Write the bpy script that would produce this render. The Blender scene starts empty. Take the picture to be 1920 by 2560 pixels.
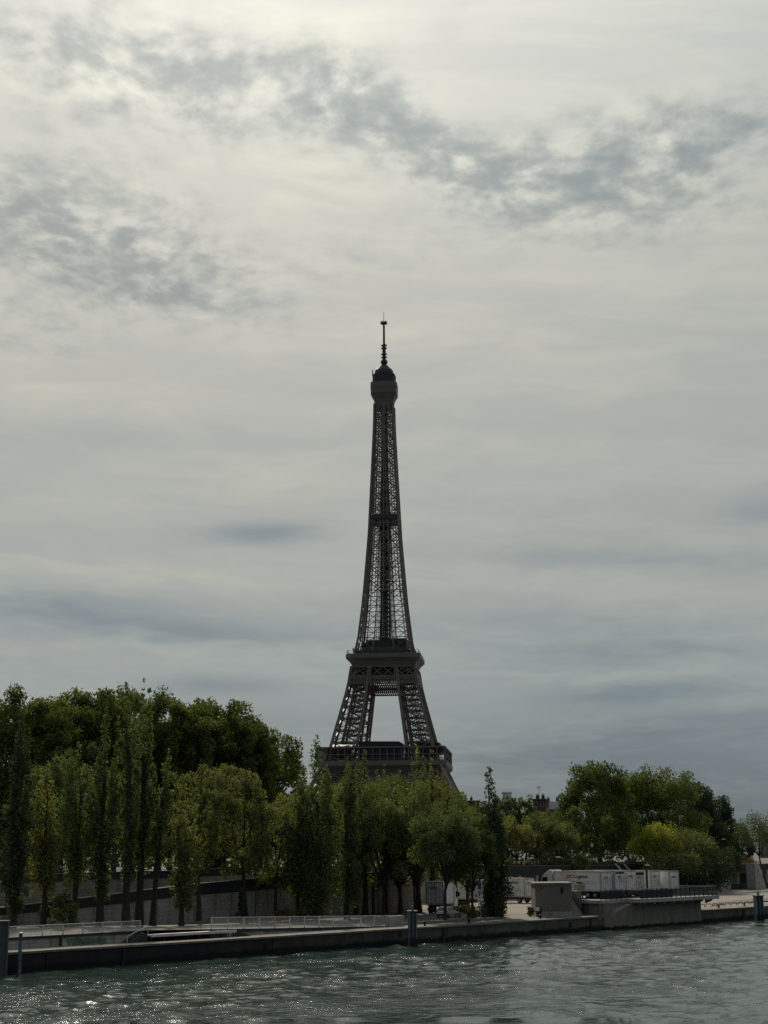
import bpy, math, random
import numpy as np
from mathutils import Vector, Matrix
R = math.radians
scene = bpy.context.scene
COL = scene.collection

# ------------------------------------------------------------------ camera
FPX, PITCH, ROLL, HC = 3846.0, R(12.44), R(0.33), 10.5
_F = np.array([0, math.cos(PITCH), math.sin(PITCH)])
_R0 = np.array([1.0, 0, 0]); _U0 = np.array([0, -math.sin(PITCH), math.cos(PITCH)])
_R = _R0 * math.cos(ROLL) - _U0 * math.sin(ROLL)
_U = _U0 * math.cos(ROLL) + _R0 * math.sin(ROLL)
_C = np.array([0, 0, HC])
cam_d = bpy.data.cameras.new('camera'); cam = bpy.data.objects.new('camera', cam_d); COL.objects.link(cam)
cam_d.sensor_fit = 'VERTICAL'; cam_d.sensor_height = 24.0; cam_d.lens = 24.0 * FPX / 2560.0
cam_d.clip_start = 1.0; cam_d.clip_end = 20000
cam.matrix_world = Matrix(((_R[0], _U[0], -_F[0], 0), (_R[1], _U[1], -_F[1], 0), (_R[2], _U[2], -_F[2], HC), (0, 0, 0, 1)))
scene.camera = cam
scene.render.resolution_x, scene.render.resolution_y = 768, 1024

# ------------------------------------------------------------------ exposure and sampling
vs = scene.view_settings
vs.view_transform = 'Standard'; vs.look = 'None'; vs.exposure = 0.0; vs.gamma = 1.0; vs.use_curve_mapping = False
scene.cycles.use_denoising = False
scene.cycles.max_bounces = 6; scene.cycles.diffuse_bounces = 3; scene.cycles.glossy_bounces = 3
scene.cycles.transmission_bounces = 3
scene.cycles.sample_clamp_indirect = 4.0; scene.cycles.sample_clamp_direct = 14.0

# ------------------------------------------------------------------ sun
SUN_EL, SUN_AZ = R(38), R(-10)          # azimuth from +Y, towards +X
sd = bpy.data.lights.new('sun', 'SUN'); sd.energy = 3.4; sd.angle = R(2.6); sd.color = (1.0, 0.93, 0.80)
so = bpy.data.objects.new('sun', sd); COL.objects.link(so)
sdir = Vector((math.sin(SUN_AZ) * math.cos(SUN_EL), math.cos(SUN_AZ) * math.cos(SUN_EL), math.sin(SUN_EL)))
so.rotation_euler = sdir.to_track_quat('Z', 'Y').to_euler(); so.location = (0, 0, 400)

# ------------------------------------------------------------------ sky: NISHITA under a broken veil of cloud
world = bpy.data.worlds.new('World'); scene.world = world; world.use_nodes = True
WN = world.node_tree; WN.nodes.clear()


class NT:
    """small node-tree helper"""
    def __init__(s, nt): s.nt = nt

    def n(s, typ, ins=None, **props):
        nd = s.nt.nodes.new(typ)
        for k, v in props.items(): setattr(nd, k, v)
        for k, v in (ins or {}).items():
            sock = nd.inputs[k]
            if hasattr(v, 'node'): s.nt.links.new(v, sock)
            else: sock.default_value = v
        return nd

    def m(s, op, a, b=None, c=None, clamp=False):
        nd = s.nt.nodes.new('ShaderNodeMath'); nd.operation = op; nd.use_clamp = clamp
        for i, v in enumerate((a, b, c)):
            if v is None: continue
            if hasattr(v, 'node'): s.nt.links.new(v, nd.inputs[i])
            else: nd.inputs[i].default_value = v
        return nd.outputs[0]

    def mix(s, f, a, b, blend='MIX'):
        nd = s.nt.nodes.new('ShaderNodeMix'); nd.data_type = 'RGBA'; nd.blend_type = blend
        for i, v in ((0, f), (6, a), (7, b)):
            if hasattr(v, 'node'): s.nt.links.new(v, nd.inputs[i])
            elif i == 0: nd.inputs[i].default_value = v
            else: nd.inputs[i].default_value = (*v, 1) if len(v) == 3 else v
        return nd.outputs[2]

    def ramp(s, fac, stops, interp='LINEAR'):
        nd = s.nt.nodes.new('ShaderNodeValToRGB'); cr = nd.color_ramp; cr.interpolation = interp
        while len(cr.elements) < len(stops): cr.elements.new(0.5)
        for e, (p, c) in zip(cr.elements, stops):
            e.position = p; e.color = (*c, 1) if hasattr(c, '__len__') else (c, c, c, 1)
        s.nt.links.new(fac, nd.inputs[0]); return nd.outputs[0]


def build_sky():
    T = NT(WN)
    sky = T.n('ShaderNodeTexSky', sky_type='NISHITA', sun_disc=False, sun_elevation=SUN_EL, sun_rotation=SUN_AZ % (2 * math.pi))
    sky.air_density = 1.0; sky.dust_density = 2.0
    tc = T.n('ShaderNodeTexCoord').outputs['Generated']
    sp = T.n('ShaderNodeSeparateXYZ', {0: tc}); x, y, z = sp.outputs
    az = T.m('MULTIPLY', T.m('ARCTAN2', x, y), 57.29578)
    el = T.m('MULTIPLY', T.m('ARCSINE', z), 57.29578)
    # cloud-deck coordinates: the deck is a flat layer, so it squeezes into streaks near the horizon
    zz = T.m('ADD', T.m('MAXIMUM', z, 0.0), 0.10)
    cx = T.m('DIVIDE', x, zz); cy = T.m('DIVIDE', y, zz)
    vec = T.n('ShaderNodeCombineXYZ', {0: cx, 1: T.m('MULTIPLY', cy, 0.8), 2: 0.0}).outputs[0]
    warp = T.n('ShaderNodeTexNoise', {'Vector': vec, 'Scale': 5.0, 'Detail': 1.0}).outputs['Color']
    vec2 = T.n('ShaderNodeVectorMath', {0: vec, 1: T.n('ShaderNodeVectorMath', {0: warp, 'Scale': 0.05}, operation='SCALE').outputs[0]}, operation='ADD').outputs[0]
    lump = T.n('ShaderNodeTexNoise', {'Vector': vec2, 'Scale': 20.0, 'Detail': 8.0, 'Roughness': 0.55}).outputs['Fac']
    fine = T.n('ShaderNodeTexNoise', {'Vector': vec2, 'Scale': 38.0, 'Detail': 5.0, 'Roughness': 0.55}).outputs['Fac']
    sv = T.n('ShaderNodeCombineXYZ', {0: T.m('MULTIPLY', az, 0.035), 1: T.m('MULTIPLY', T.m('ADD', el, T.m('MULTIPLY', az, 0.03)), 0.30), 2: 3.7}).outputs[0]
    sv2 = T.n('ShaderNodeVectorMath', {0: sv, 1: T.n('ShaderNodeVectorMath', {0: warp, 'Scale': 0.5}, operation='SCALE').outputs[0]}, operation='ADD').outputs[0]
    streak = T.n('ShaderNodeTexNoise', {'Vector': sv2, 'Scale': 2.3, 'Detail': 8.0, 'Roughness': 0.55}).outputs['Fac']

    def g(a0, e0, sa, se, rot=0.0, amp=1.0):
        """soft oval patch of cloud around azimuth a0, elevation e0 (degrees)"""
        da = T.m('SUBTRACT', az, a0); de = T.m('SUBTRACT', el, e0)
        c, s_ = math.cos(R(rot)), math.sin(R(rot))
        p = T.m('DIVIDE', T.m('ADD', T.m('MULTIPLY', da, c), T.m('MULTIPLY', de, s_)), sa)
        q = T.m('DIVIDE', T.m('SUBTRACT', T.m('MULTIPLY', de, c), T.m('MULTIPLY', da, s_)), se)
        d2 = T.m('ADD', T.m('MULTIPLY', p, p), T.m('MULTIPLY', q, q))
        return T.m('MULTIPLY', T.m('POWER', 2.71828, T.m('MULTIPLY', d2, -1.0)), amp)

    def total(lst):
        r = lst[0]
        for q in lst[1:]: r = T.m('ADD', r, q)
        return r

    base = T.ramp(T.m('DIVIDE', el, 60.0, clamp=True), [
        (0.0, (0.130, 0.176, 0.210)), (0.055, (0.172, 0.212, 0.238)), (0.10, (0.245, 0.280, 0.288)), (0.17, (0.312, 0.330, 0.312)),
        (0.27, (0.365, 0.374, 0.347)), (0.36, (0.426, 0.433, 0.393)), (0.44, (0.460, 0.478, 0.438)), (0.52, (0.49, 0.515, 0.485)), (0.66, (0.64, 0.655, 0.61)), (1.0, (0.40, 0.43, 0.45))])
    # the veil is brightest round the sun
    sunv = T.n('ShaderNodeVectorMath', {0: tc, 1: (-0.035, 0.74, 0.67)}, operation='DOT_PRODUCT').outputs['Value']
    glow = T.m('POWER', T.m('MAXIMUM', sunv, 0.0), 30.0)
    base = T.mix(T.m('MULTIPLY', glow, 0.72, clamp=True), base, (1.0, 0.98, 0.90))
    away = T.ramp(T.m('MULTIPLY_ADD', sunv, 0.5, 0.5), [(0.0, (0.33, 0.40, 0.50)), (0.5, (0.40, 0.46, 0.54)), (0.88, (1, 1, 1))])   # thicker, bluer cloud away from the sun
    base = T.mix(1.0, base, away, 'MULTIPLY')
    # lumpy grey clouds
    m1 = total([g(-9.5, 28.2, 6.8, 2.2, -5, 1.15), g(-1.2, 27.3, 3.2, 1.9, -20, 0.95), g(2.4, 25.4, 3.0, 1.2, -28, 0.7), g(10.5, 25.4, 6.5, 1.7, 4, 1.0), g(9.5, 23.2, 6.0, 1.5, 0, 0.6), g(4.8, 24.6, 3.0, 1.1, -10, .35),
                g(-13.0, 22.9, 6.0, 2.3, -4, 0.95), g(-8.0, 20.8, 5.5, 1.8, -8, 0.7), g(-14, 18.6, 3.5, 1.2, 0, 0.5), g(0, 22, 4, 1.4, 0, .25), g(-30, 30, 8, 8, 0, .7), g(35, 35, 12, 10, 0, .8)])
    l1 = T.ramp(lump, [(0.30, 0.0), (0.76, 1.0)])
    f1 = T.ramp(fine, [(0.32, 0.0), (0.72, 1.0)])
    cov = T.m('MULTIPLY', T.m('MULTIPLY', m1, 1.45), T.m('MULTIPLY_ADD', T.m('MULTIPLY', l1, T.m('MULTIPLY_ADD', f1, 0.55, 0.72)), 0.92, 0.07))
    cov = T.m('SUBTRACT', 1.0, T.m('POWER', 2.71828, T.m('MULTIPLY', T.m('MULTIPLY', cov, cov), -2.2)))        # soft shoulder, no flat patches
    cov = T.m('MULTIPLY', cov, 1.0)
    dark1 = T.mix(1.0, base, (0.47, 0.545, 0.60), 'MULTIPLY')
    rim = T.m('MULTIPLY', T.m('MINIMUM', m1, 1.0), T.m('SUBTRACT', 1.0, cov))            # thin bright cloud between the lumps
    base = T.mix(T.m('MULTIPLY', rim, 0.85, clamp=True), base, T.mix(1.0, base, (1.22, 1.21, 1.17), 'MULTIPLY'))
    colr = T.mix(cov, base, dark1)
    # thin bright wisps over everything
    w = T.ramp(streak, [(0.42, 0.0), (0.72, 1.0)])
    colr = T.mix(T.m('MULTIPLY', w, 0.8), colr, T.mix(1.0, colr, (1.24, 1.21, 1.14), 'MULTIPLY'))
    m3 = total([g(-4.0, 13.3, 3.2, 0.7, 3, 1.0), g(-12.0, 17.2, 4.5, 0.9, 0, 0.9), g(2.5, 18.9, 5.0, 0.6, -3, 0.8), g(-3.0, 24.2, 3.5, 1.5, 0, 0.9), g(9.0, 16.0, 5.0, 0.6, -8, .6), g(-10, 10.1, 5, .4, -4, .8), g(8, 6.2, 5, .3, 2, .7), g(-2.0, 28.8, 2.5, 1.2, 0, .6)])
    colr = T.mix(T.m('MULTIPLY', m3, T.m('MULTIPLY_ADD', w, 0.6, 0.25), clamp=True), colr, T.mix(1.0, colr, (1.22, 1.18, 1.09), 'MULTIPLY'))
    # long flat bluish streaks low down
    m2 = total([g(-4.6, 11.6, 2.2, 0.42, 2, 1.4), g(-13, 8.9, 6.0, 0.7, -4, 0.95), g(-8, 7.9, 6.5, 0.5, -2, 0.8), g(-6.3, 6.0, 2.4, 0.35, 0, 0.8), g(9.0, 10.5, 6.0, 0.40, -3, 0.5),
                g(14.2, 12.0, 1.6, 0.6, 0, 0.6), g(9, 7.1, 6, 0.8, 3, 0.7), g(5, 8.2, 6, 0.6, 0, 0.5), g(9.5, 5.6, 3.5, 0.45, 3, 1.0), g(12, 4.4, 7, 0.55, 2, 0.8), g(7, 3.2, 8, 1.0, 0, 0.8), g(-11, 15.0, 5, .6, 3, .3),
                g(12, 1.5, 12, 1.4, 0, 0.8), g(-9, 4.6, 9, .6, 0, .4)])
    st = T.ramp(streak, [(0.30, 1.0), (0.68, 0.45)])
    cov2 = T.m('MULTIPLY', T.m('MULTIPLY', m2, st, clamp=True), 1.15, clamp=True)
    colr = T.mix(cov2, colr, T.mix(1.0, colr, (0.56, 0.665, 0.77), 'MULTIPLY'))
    ten = T.mix(1.0, colr, (SKYMUL * 9.95, SKYMUL * 10.05, SKYMUL * 10.0), 'MULTIPLY')
    skyc = T.mix(0.93, sky.outputs[0], ten)
    bg = T.n('ShaderNodeBackground', {'Color': skyc, 'Strength': 0.1})
    T.n('ShaderNodeOutputWorld', {0: bg.outputs[0]})


SKYMUL = 1.0
build_sky()
world.cycles.sampling_method = 'MANUAL'; world.cycles.sample_map_resolution = 512

# ------------------------------------------------------------------ frames and helpers
P0 = np.array([-34.6, 143.0]); UV = np.array([0.665, 0.747]); UV = UV / np.linalg.norm(UV); NV = np.array([-UV[1], UV[0]])
ANG = math.atan2(UV[1], UV[0])         # the quay runs along UV; NV points inland


def W(s, n, z=0.0):
    q = P0 + UV * s + NV * n
    return Vector((q[0], q[1], z))


def ray(px, py): return _F + _R * (px - 960) / FPX + _U * (1280 - py) / FPX


def on_n(px, py, n):
    """point of the vertical plane 'n metres inland of the quay edge' seen at a pixel of the photograph"""
    d = ray(px, py); t = (n - (_C[:2] - P0) @ NV) / (d[:2] @ NV); return _C + d * t


def to_sn(P): return float((np.array(P[:2]) - P0) @ UV), float((np.array(P[:2]) - P0) @ NV)


def s_at(px, n): return to_sn(on_n(px, 2200, n))[0]


def mesh_np(name, V, F, mat, smooth=False):
    V = np.asarray(V, np.float32); F = np.asarray(F, np.int32)
    me = bpy.data.meshes.new(name); k = F.shape[1]
    me.vertices.add(len(V)); me.vertices.foreach_set('co', V.ravel())
    me.loops.add(F.size); me.loops.foreach_set('vertex_index', F.ravel())
    me.polygons.add(len(F)); me.polygons.foreach_set('loop_start', np.arange(0, F.size, k, dtype=np.int32))
    me.update(calc_edges=True); me.validate()
    if smooth: me.polygons.foreach_set('use_smooth', np.ones(len(F), bool))
    me.materials.append(mat); return me


def link(name, me, parent=None, loc=None, rz=None):
    o = bpy.data.objects.new(name, me); COL.objects.link(o)
    if parent is not None: o.parent = parent
    if loc is not None: o.location = loc
    if rz is not None: o.rotation_euler = (0, 0, rz)
    return o


def tag(o, label=None, cat=None, group=None, kind=None):
    if label: o['label'] = label
    if cat: o['category'] = cat
    if group: o['group'] = group
    if kind: o['kind'] = kind
    return o


def thing(name, label, cat, loc, rz=ANG, group=None):
    o = bpy.data.objects.new(name, None); COL.objects.link(o); o.empty_display_size = 0.5
    o.location = loc; o.rotation_euler = (0, 0, rz)
    return tag(o, label, cat, group)


class MB:
    """collects boxes, bars, tubes and prisms, then links them as ONE mesh object"""
    def __init__(s): s.v = []; s.f = []; s.nv = 0

    def add(s, V, F):
        s.v.extend([tuple(p) for p in V]); s.f.extend([tuple(i + s.nv for i in f) for f in F]); s.nv += len(V); return s

    def box(s, c, d, rz=0.0):
        cx, cy, cz = c; a, b, h = d[0] / 2, d[1] / 2, d[2] / 2; ca, sa = math.cos(rz), math.sin(rz)
        V = []
        for x, y, z in ((-a, -b, -h), (a, -b, -h), (a, b, -h), (-a, b, -h), (-a, -b, h), (a, -b, h), (a, b, h), (-a, b, h)):
            V.append((cx + x * ca - y * sa, cy + x * sa + y * ca, cz + z))
        return s.add(V, [(0, 3, 2, 1), (4, 5, 6, 7), (0, 1, 5, 4), (1, 2, 6, 5), (2, 3, 7, 6), (3, 0, 4, 7)])

    def span(s, x0, x1, y0, y1, z0, z1): return s.box(((x0 + x1) / 2, (y0 + y1) / 2, (z0 + z1) / 2), (x1 - x0, y1 - y0, z1 - z0))

    def bar(s, p, q, w, h=None):
        h = h or w; p = np.array(p, float); q = np.array(q, float); d = q - p; L = np.linalg.norm(d)
        if L < 1e-6: return s
        d /= L; ref = np.array([0, 0, 1.0]) if abs(d[2]) < 0.9 else np.array([1.0, 0, 0])
        a = np.cross(d, ref); a /= np.linalg.norm(a); b = np.cross(d, a)
        V = [p + a * i * w / 2 + b * j * h / 2 for i, j in ((-1, -1), (1, -1), (1, 1), (-1, 1))]
        V += [q + a * i * w / 2 + b * j * h / 2 for i, j in ((-1, -1), (1, -1), (1, 1), (-1, 1))]
        return s.add(V, [(0, 1, 2, 3), (7, 6, 5, 4), (0, 4, 5, 1), (1, 5, 6, 2), (2, 6, 7, 3), (3, 7, 4, 0)])

    def tube(s, pts, radii, n=8):
        pts = [np.array(p, float) for p in pts]; rings = []
        for i, p in enumerate(pts):
            d = (pts[min(i + 1, len(pts) - 1)] - pts[max(i - 1, 0)]); d /= (np.linalg.norm(d) + 1e-9)
            ref = np.array([0, 0, 1.0]) if abs(d[2]) < 0.9 else np.array([1.0, 0, 0])
            a = np.cross(d, ref); a /= np.linalg.norm(a); b = np.cross(d, a)
            rings.append([p + radii[i] * (math.cos(2 * math.pi * k / n) * a + math.sin(2 * math.pi * k / n) * b) for k in range(n)])
        V = [v for r in rings for v in r]; F = []
        for i in range(len(pts) - 1):
            for k in range(n):
                F.append((i * n + k, i * n + (k + 1) % n, (i + 1) * n + (k + 1) % n, (i + 1) * n + k))
        F.append(tuple(range(n - 1, -1, -1))); F.append(tuple(range((len(pts) - 1) * n, len(pts) * n)))
        return s.add(V, F)

    def lathe(s, prof, n=24, power=2.0, c=(0, 0)):
        """stack of rounded-square (power>2) or round rings: prof = [(half width, z)...]"""
        V = []; F = []
        for r, z in prof:
            for k in range(n):
                t = 2 * math.pi * (k + 0.5) / n; ct, st = math.cos(t), math.sin(t)
                q = (abs(ct) ** power + abs(st) ** power) ** (-1.0 / power)
                V.append((c[0] + r * q * ct, c[1] + r * q * st, z))
        for i in range(len(prof) - 1):
            for k in range(n): F.append((i * n + k, i * n + (k + 1) % n, (i + 1) * n + (k + 1) % n, (i + 1) * n + k))
        F.append(tuple(range(n - 1, -1, -1))); F.append(tuple(range((len(prof) - 1) * n, len(prof) * n)))
        return s.add(V, F)

    def prism(s, poly, axis, a0, a1):
        """extrude a polygon of (p, q) pairs along 'x' (poly in y,z), 'y' (poly in x,z) or 'z' (poly in x,y)"""
        n = len(poly)
        mk = {'x': lambda p, q, a: (a, p, q), 'y': lambda p, q, a: (p, a, q), 'z': lambda p, q, a: (p, q, a)}[axis]
        V = [mk(p, q, a0) for p, q in poly] + [mk(p, q, a1) for p, q in poly]
        F = [tuple(range(n - 1, -1, -1)), tuple(range(n, 2 * n))] + [(i, (i + 1) % n, n + (i + 1) % n, n + i) for i in range(n)]
        return s.add(V, F)

    def build(s, name, mat, parent=None, loc=None, rz=None, smooth=False, bevel=0.0):
        me = bpy.data.meshes.new(name); me.from_pydata(s.v, [], s.f); me.update()
        if smooth: me.polygons.foreach_set('use_smooth', np.ones(len(me.polygons), bool))
        me.materials.append(mat); o = link(name, me, parent, loc, rz)
        if bevel:
            b = o.modifiers.new('bevel', 'BEVEL'); b.width = bevel; b.segments = 2; b.limit_method = 'ANGLE'; b.angle_limit = R(40)
        return o


# ------------------------------------------------------------------ materials
M = {}


def pmat(name, col, rough=0.7, metal=0.0, var=0.25, scale=1.5, spec=0.3, bump=0.0, dirt=None, dirt_scale=0.3):
    m = bpy.data.materials.new(name); m.use_nodes = True; T = NT(m.node_tree); b = m.node_tree.nodes['Principled BSDF']
    b.inputs['Roughness'].default_value = rough; b.inputs['Metallic'].default_value = metal; b.inputs['Specular IOR Level'].default_value = spec
    pos = T.n('ShaderNodeNewGeometry').outputs['Position']
    nz = T.n('ShaderNodeTexNoise', {'Vector': pos, 'Scale': scale, 'Detail': 6.0, 'Roughness': 0.6}).outputs['Fac']
    lo = tuple(c * (1 - var) for c in col); hi = tuple(min(1, c * (1 + var)) for c in col)
    c = T.mix(T.ramp(nz, [(0.3, 0.0), (0.7, 1.0)]), lo, hi)
    if dirt:
        dn = T.n('ShaderNodeTexNoise', {'Vector': pos, 'Scale': dirt_scale, 'Detail': 8.0, 'Roughness': 0.7}).outputs['Fac']
        c = T.mix(T.ramp(dn, [(0.5, 0.0), (0.68, 1.0)]), c, dirt)
    m.node_tree.links.new(c, b.inputs['Base Color'])
    if bump:
        bp = T.n('ShaderNodeBump', {'Height': nz, 'Strength': bump, 'Distance': 0.05}); m.node_tree.links.new(bp.outputs[0], b.inputs['Normal'])
    M[name] = m; return m


def stone_mat(name, c1, c2, mortar, bw, bh, wet_shade=None, stain=(0.03, 0.03, 0.028), stain_amt=0.6, dark_stretch=False):
    """coursed blocks laid along the quay direction, with run-down stains; 'wet' darkens the tidal band"""
    m = bpy.data.materials.new(name); m.use_nodes = True; T = NT(m.node_tree); b = m.node_tree.nodes['Principled BSDF']
    b.inputs['Roughness'].default_value = 0.85; b.inputs['Specular IOR Level'].default_value = 0.2
    pos = T.n('ShaderNodeNewGeometry').outputs['Position']
    s_ = T.n('ShaderNodeVectorMath', {0: pos, 1: (UV[0] + .35 * NV[0], UV[1] + .35 * NV[1], 0)}, operation='DOT_PRODUCT').outputs['Value']
    z_ = T.n('ShaderNodeSeparateXYZ', {0: pos}).outputs[2]
    vec = T.n('ShaderNodeCombineXYZ', {0: s_, 1: z_, 2: 0.0}).outputs[0]
    br = T.n('ShaderNodeTexBrick', {'Vector': vec, 'Color1': (*c1, 1), 'Color2': (*c2, 1), 'Mortar': (*mortar, 1), 'Scale': 1.0,
                                    'Mortar Size': 0.03, 'Mortar Smooth': 0.4, 'Brick Width': bw, 'Row Height': bh})
    c = br.outputs['Color']
    nz = T.n('ShaderNodeTexNoise', {'Vector': pos, 'Scale': 0.7, 'Detail': 8.0, 'Roughness': 0.65}).outputs['Fac']
    c = T.mix(T.ramp(nz, [(0.35, 0.35), (0.65, 0.0)]), c, tuple(0.45 * q for q in c1))
    run = T.n('ShaderNodeTexNoise', {'Vector': T.n('ShaderNodeCombineXYZ', {0: T.m('MULTIPLY', s_, 0.9), 1: T.m('MULTIPLY', z_, 0.12), 2: 1.3}).outputs[0], 'Scale': 1.0, 'Detail': 7.0, 'Roughness': 0.7}).outputs['Fac']
    c = T.mix(T.m('MULTIPLY', T.ramp(run, [(0.48, 0.0), (0.66, 1.0)]), stain_amt), c, stain)
    if dark_stretch:                       # colour darkens towards the left end, its edge broken by noise
        so_ = T.m('ADD', T.m('SUBTRACT', s_, float(P0 @ (UV + .35 * NV))), T.m('MULTIPLY', nz, 30.0))
        c = T.mix(T.ramp(T.m('DIVIDE', so_, 120.0, clamp=True), [(0.30, 0.9), (0.75, 0.0)]), c, (0.016, 0.018, 0.020))
    if wet_shade is not None:
        edge = T.m('ADD', z_, T.m('MULTIPLY', T.m('SUBTRACT', nz, 0.5), 0.9))
        c = T.mix(T.ramp(edge, [(max(0, wet_shade - 0.12), 1.0), (wet_shade + 0.1, 0.0)]), c, (0.010, 0.013, 0.011))  # near-black band: algae plus waterline shadow painted into the colour
    m.node_tree.links.new(c, b.inputs['Base Color'])
    bp = T.n('ShaderNodeBump', {'Height': T.m('ADD', br.outputs['Fac'], T.m('MULTIPLY', nz, -0.6)), 'Strength': 0.35, 'Distance': -0.05})
    m.node_tree.links.new(bp.outputs[0], b.inputs['Normal'])
    M[name] = m; return m


def leaf_mat(name, c1, c2, trans=0.35):
    m = bpy.data.materials.new(name); m.use_nodes = True; nt = m.node_tree; nt.nodes.clear(); T = NT(nt)
    geo = T.n('ShaderNodeNewGeometry'); rnd = geo.outputs['Random Per Island']
    nz = T.n('ShaderNodeTexNoise', {'Vector': geo.outputs['Position'], 'Scale': 0.28, 'Detail': 3.0}).outputs['Fac']
    f = T.m('ADD', T.m('MULTIPLY', rnd, 0.55), T.m('MULTIPLY', T.m('SUBTRACT', nz, 0.35), 1.3), clamp=True)
    c = T.mix(f, c1, c2)
    oi = T.n('ShaderNodeObjectInfo').outputs['Random']
    c = T.mix(1.0, c, T.ramp(oi, [(0, (0.82, 0.9, 0.9)), (1, (1.15, 1.08, 0.95))]), 'MULTIPLY')
    d = T.n('ShaderNodeBsdfDiffuse', {'Color': c, 'Roughness': 0.5})
    tcol = T.mix(1.0, c, (1.10, 1.15, 0.60), 'MULTIPLY')
    t = T.n('ShaderNodeBsdfTranslucent', {'Color': tcol})
    mx = T.n('ShaderNodeMixShader', {0: trans, 1: d.outputs[0], 2: t.outputs[0]})
    gl = T.n('ShaderNodeBsdfGlossy', {'Color': (0.8, 0.85, 0.9, 1), 'Roughness': 0.6})
    mx2 = T.n('ShaderNodeMixShader', {0: 0.025, 1: mx.outputs[0], 2: gl.outputs[0]})
    T.n('ShaderNodeOutputMaterial', {0: mx2.outputs[0]})
    M[name] = m; return m


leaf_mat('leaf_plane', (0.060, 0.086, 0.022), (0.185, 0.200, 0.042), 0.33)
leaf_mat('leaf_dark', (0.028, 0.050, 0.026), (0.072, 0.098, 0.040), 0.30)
leaf_mat('leaf_poplar', (0.066, 0.094, 0.040), (0.165, 0.184, 0.068), 0.40)
leaf_mat('leaf_lime', (0.100, 0.114, 0.040), (0.200, 0.202, 0.076), 0.42)
leaf_mat('leaf_locust', (0.090, 0.110, 0.040), (0.200, 0.206, 0.070), 0.43)
leaf_mat('leaf_bright', (0.17, 0.19, 0.024), (0.32, 0.32, 0.05), 0.45)
leaf_mat('leaf_olive', (0.080, 0.098, 0.040), (0.165, 0.172, 0.070), 0.38)
leaf_mat('leaf_rust', (0.10, 0.065, 0.032), (0.19, 0.115, 0.055), 0.35)
leaf_mat('leaf_pale', (0.10, 0.12, 0.07), (0.18, 0.195, 0.12), 0.35)
pmat('bark', (0.040, 0.034, 0.028), 0.9, var=0.4, scale=4, bump=0.4)
pmat('bark_pale', (0.085, 0.075, 0.060), 0.9, var=0.45, scale=3, bump=0.4)
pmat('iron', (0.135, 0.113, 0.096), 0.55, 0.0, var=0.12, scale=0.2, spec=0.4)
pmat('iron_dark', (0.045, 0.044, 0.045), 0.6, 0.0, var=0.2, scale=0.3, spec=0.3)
pmat('pavilion_red', (0.040, 0.014, 0.014), 0.45, var=0.1)
pmat('glass_dark', (0.012, 0.016, 0.018), 0.12, var=0.2, spec=0.5)
pmat('sand', (0.20, 0.17, 0.132), 0.95, var=0.22, scale=0.35, bump=0.3, dirt=(0.22, 0.19, 0.15), dirt_scale=0.08)
pmat('paving', (0.15, 0.134, 0.108), 0.92, var=0.25, scale=0.8, bump=0.2, dirt=(0.15, 0.13, 0.10), dirt_scale=0.15)
pmat('asphalt', (0.085, 0.082, 0.078), 0.9, var=0.3, scale=1.0, dirt=(0.14, 0.125, 0.10), dirt_scale=0.12)
pmat('earth', (0.16, 0.135, 0.08), 0.95, var=0.35, scale=0.5)
stone_mat('stone_quay', (0.140, 0.127, 0.106), (0.095, 0.088, 0.074), (0.045, 0.042, 0.038), 1.6, 0.62, wet_shade=0.55, dark_stretch=True)
stone_mat('stone_wall', (0.47, 0.42, 0.375), (0.41, 0.365, 0.325), (0.27, 0.245, 0.22), 1.9, 0.55, stain_amt=0.55)
stone_mat('stone_upper', (0.42, 0.36, 0.29), (0.36, 0.31, 0.26), (0.23, 0.205, 0.18), 1.3, 0.5, stain_amt=0.55)
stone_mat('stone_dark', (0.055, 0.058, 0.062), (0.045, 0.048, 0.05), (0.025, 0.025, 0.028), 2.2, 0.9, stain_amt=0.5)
pmat('coping', (0.145, 0.132, 0.112), 0.85, var=0.25, scale=0.9, dirt=(0.16, 0.145, 0.12), dirt_scale=0.3)
stone_mat('concrete', (0.225, 0.197, 0.158), (0.205, 0.18, 0.147), (0.16, 0.14, 0.115), 6.0, 1.6, wet_shade=0.35, stain=(0.10, 0.09, 0.075), stain_amt=0.7)
pmat('concrete_pale', (0.34, 0.32, 0.285), 0.85, var=0.2, scale=0.7, dirt=(0.20, 0.18, 0.15), dirt_scale=0.4)
pmat('render_beige', (0.185, 0.160, 0.128), 0.9, var=0.12, scale=0.6, dirt=(0.16, 0.14, 0.115), dirt_scale=0.25)
pmat('white_paint', (0.66, 0.66, 0.63), 0.5, var=0.08, scale=1.2, dirt=(0.42, 0.40, 0.36), dirt_scale=0.35)
pmat('rail_white', (0.52, 0.51, 0.48), 0.55, var=0.18, scale=2.0)
pmat('frame_tan', (0.42, 0.33, 0.28), 0.6, var=0.15, scale=1.0)
pmat('door_grey', (0.68, 0.69, 0.67), 0.5, var=0.10, scale=1.0, dirt=(0.30, 0.29, 0.27), dirt_scale=0.7)
pmat('navy', (0.018, 0.026, 0.055), 0.5, var=0.2)
pmat('steel_worn', (0.075, 0.078, 0.080), 0.7, var=0.3, scale=1.5)
pmat('steel_blue', (0.12, 0.145, 0.165), 0.5, 0.0, var=0.3, scale=1.5, dirt=(0.05, 0.055, 0.05), dirt_scale=0.8)
pmat('black', (0.012, 0.012, 0.013), 0.7, var=0.2)
pmat('rubber', (0.018, 0.018, 0.018), 0.85, var=0.2)
pmat('dark_metal', (0.030, 0.034, 0.040), 0.5, 0.0, var=0.2)
pmat('grey_metal', (0.25, 0.25, 0.25), 0.45, 0.0, var=0.15)
pmat('logo_red', (0.45, 0.02, 0.02), 0.5, var=0.05)
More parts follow.
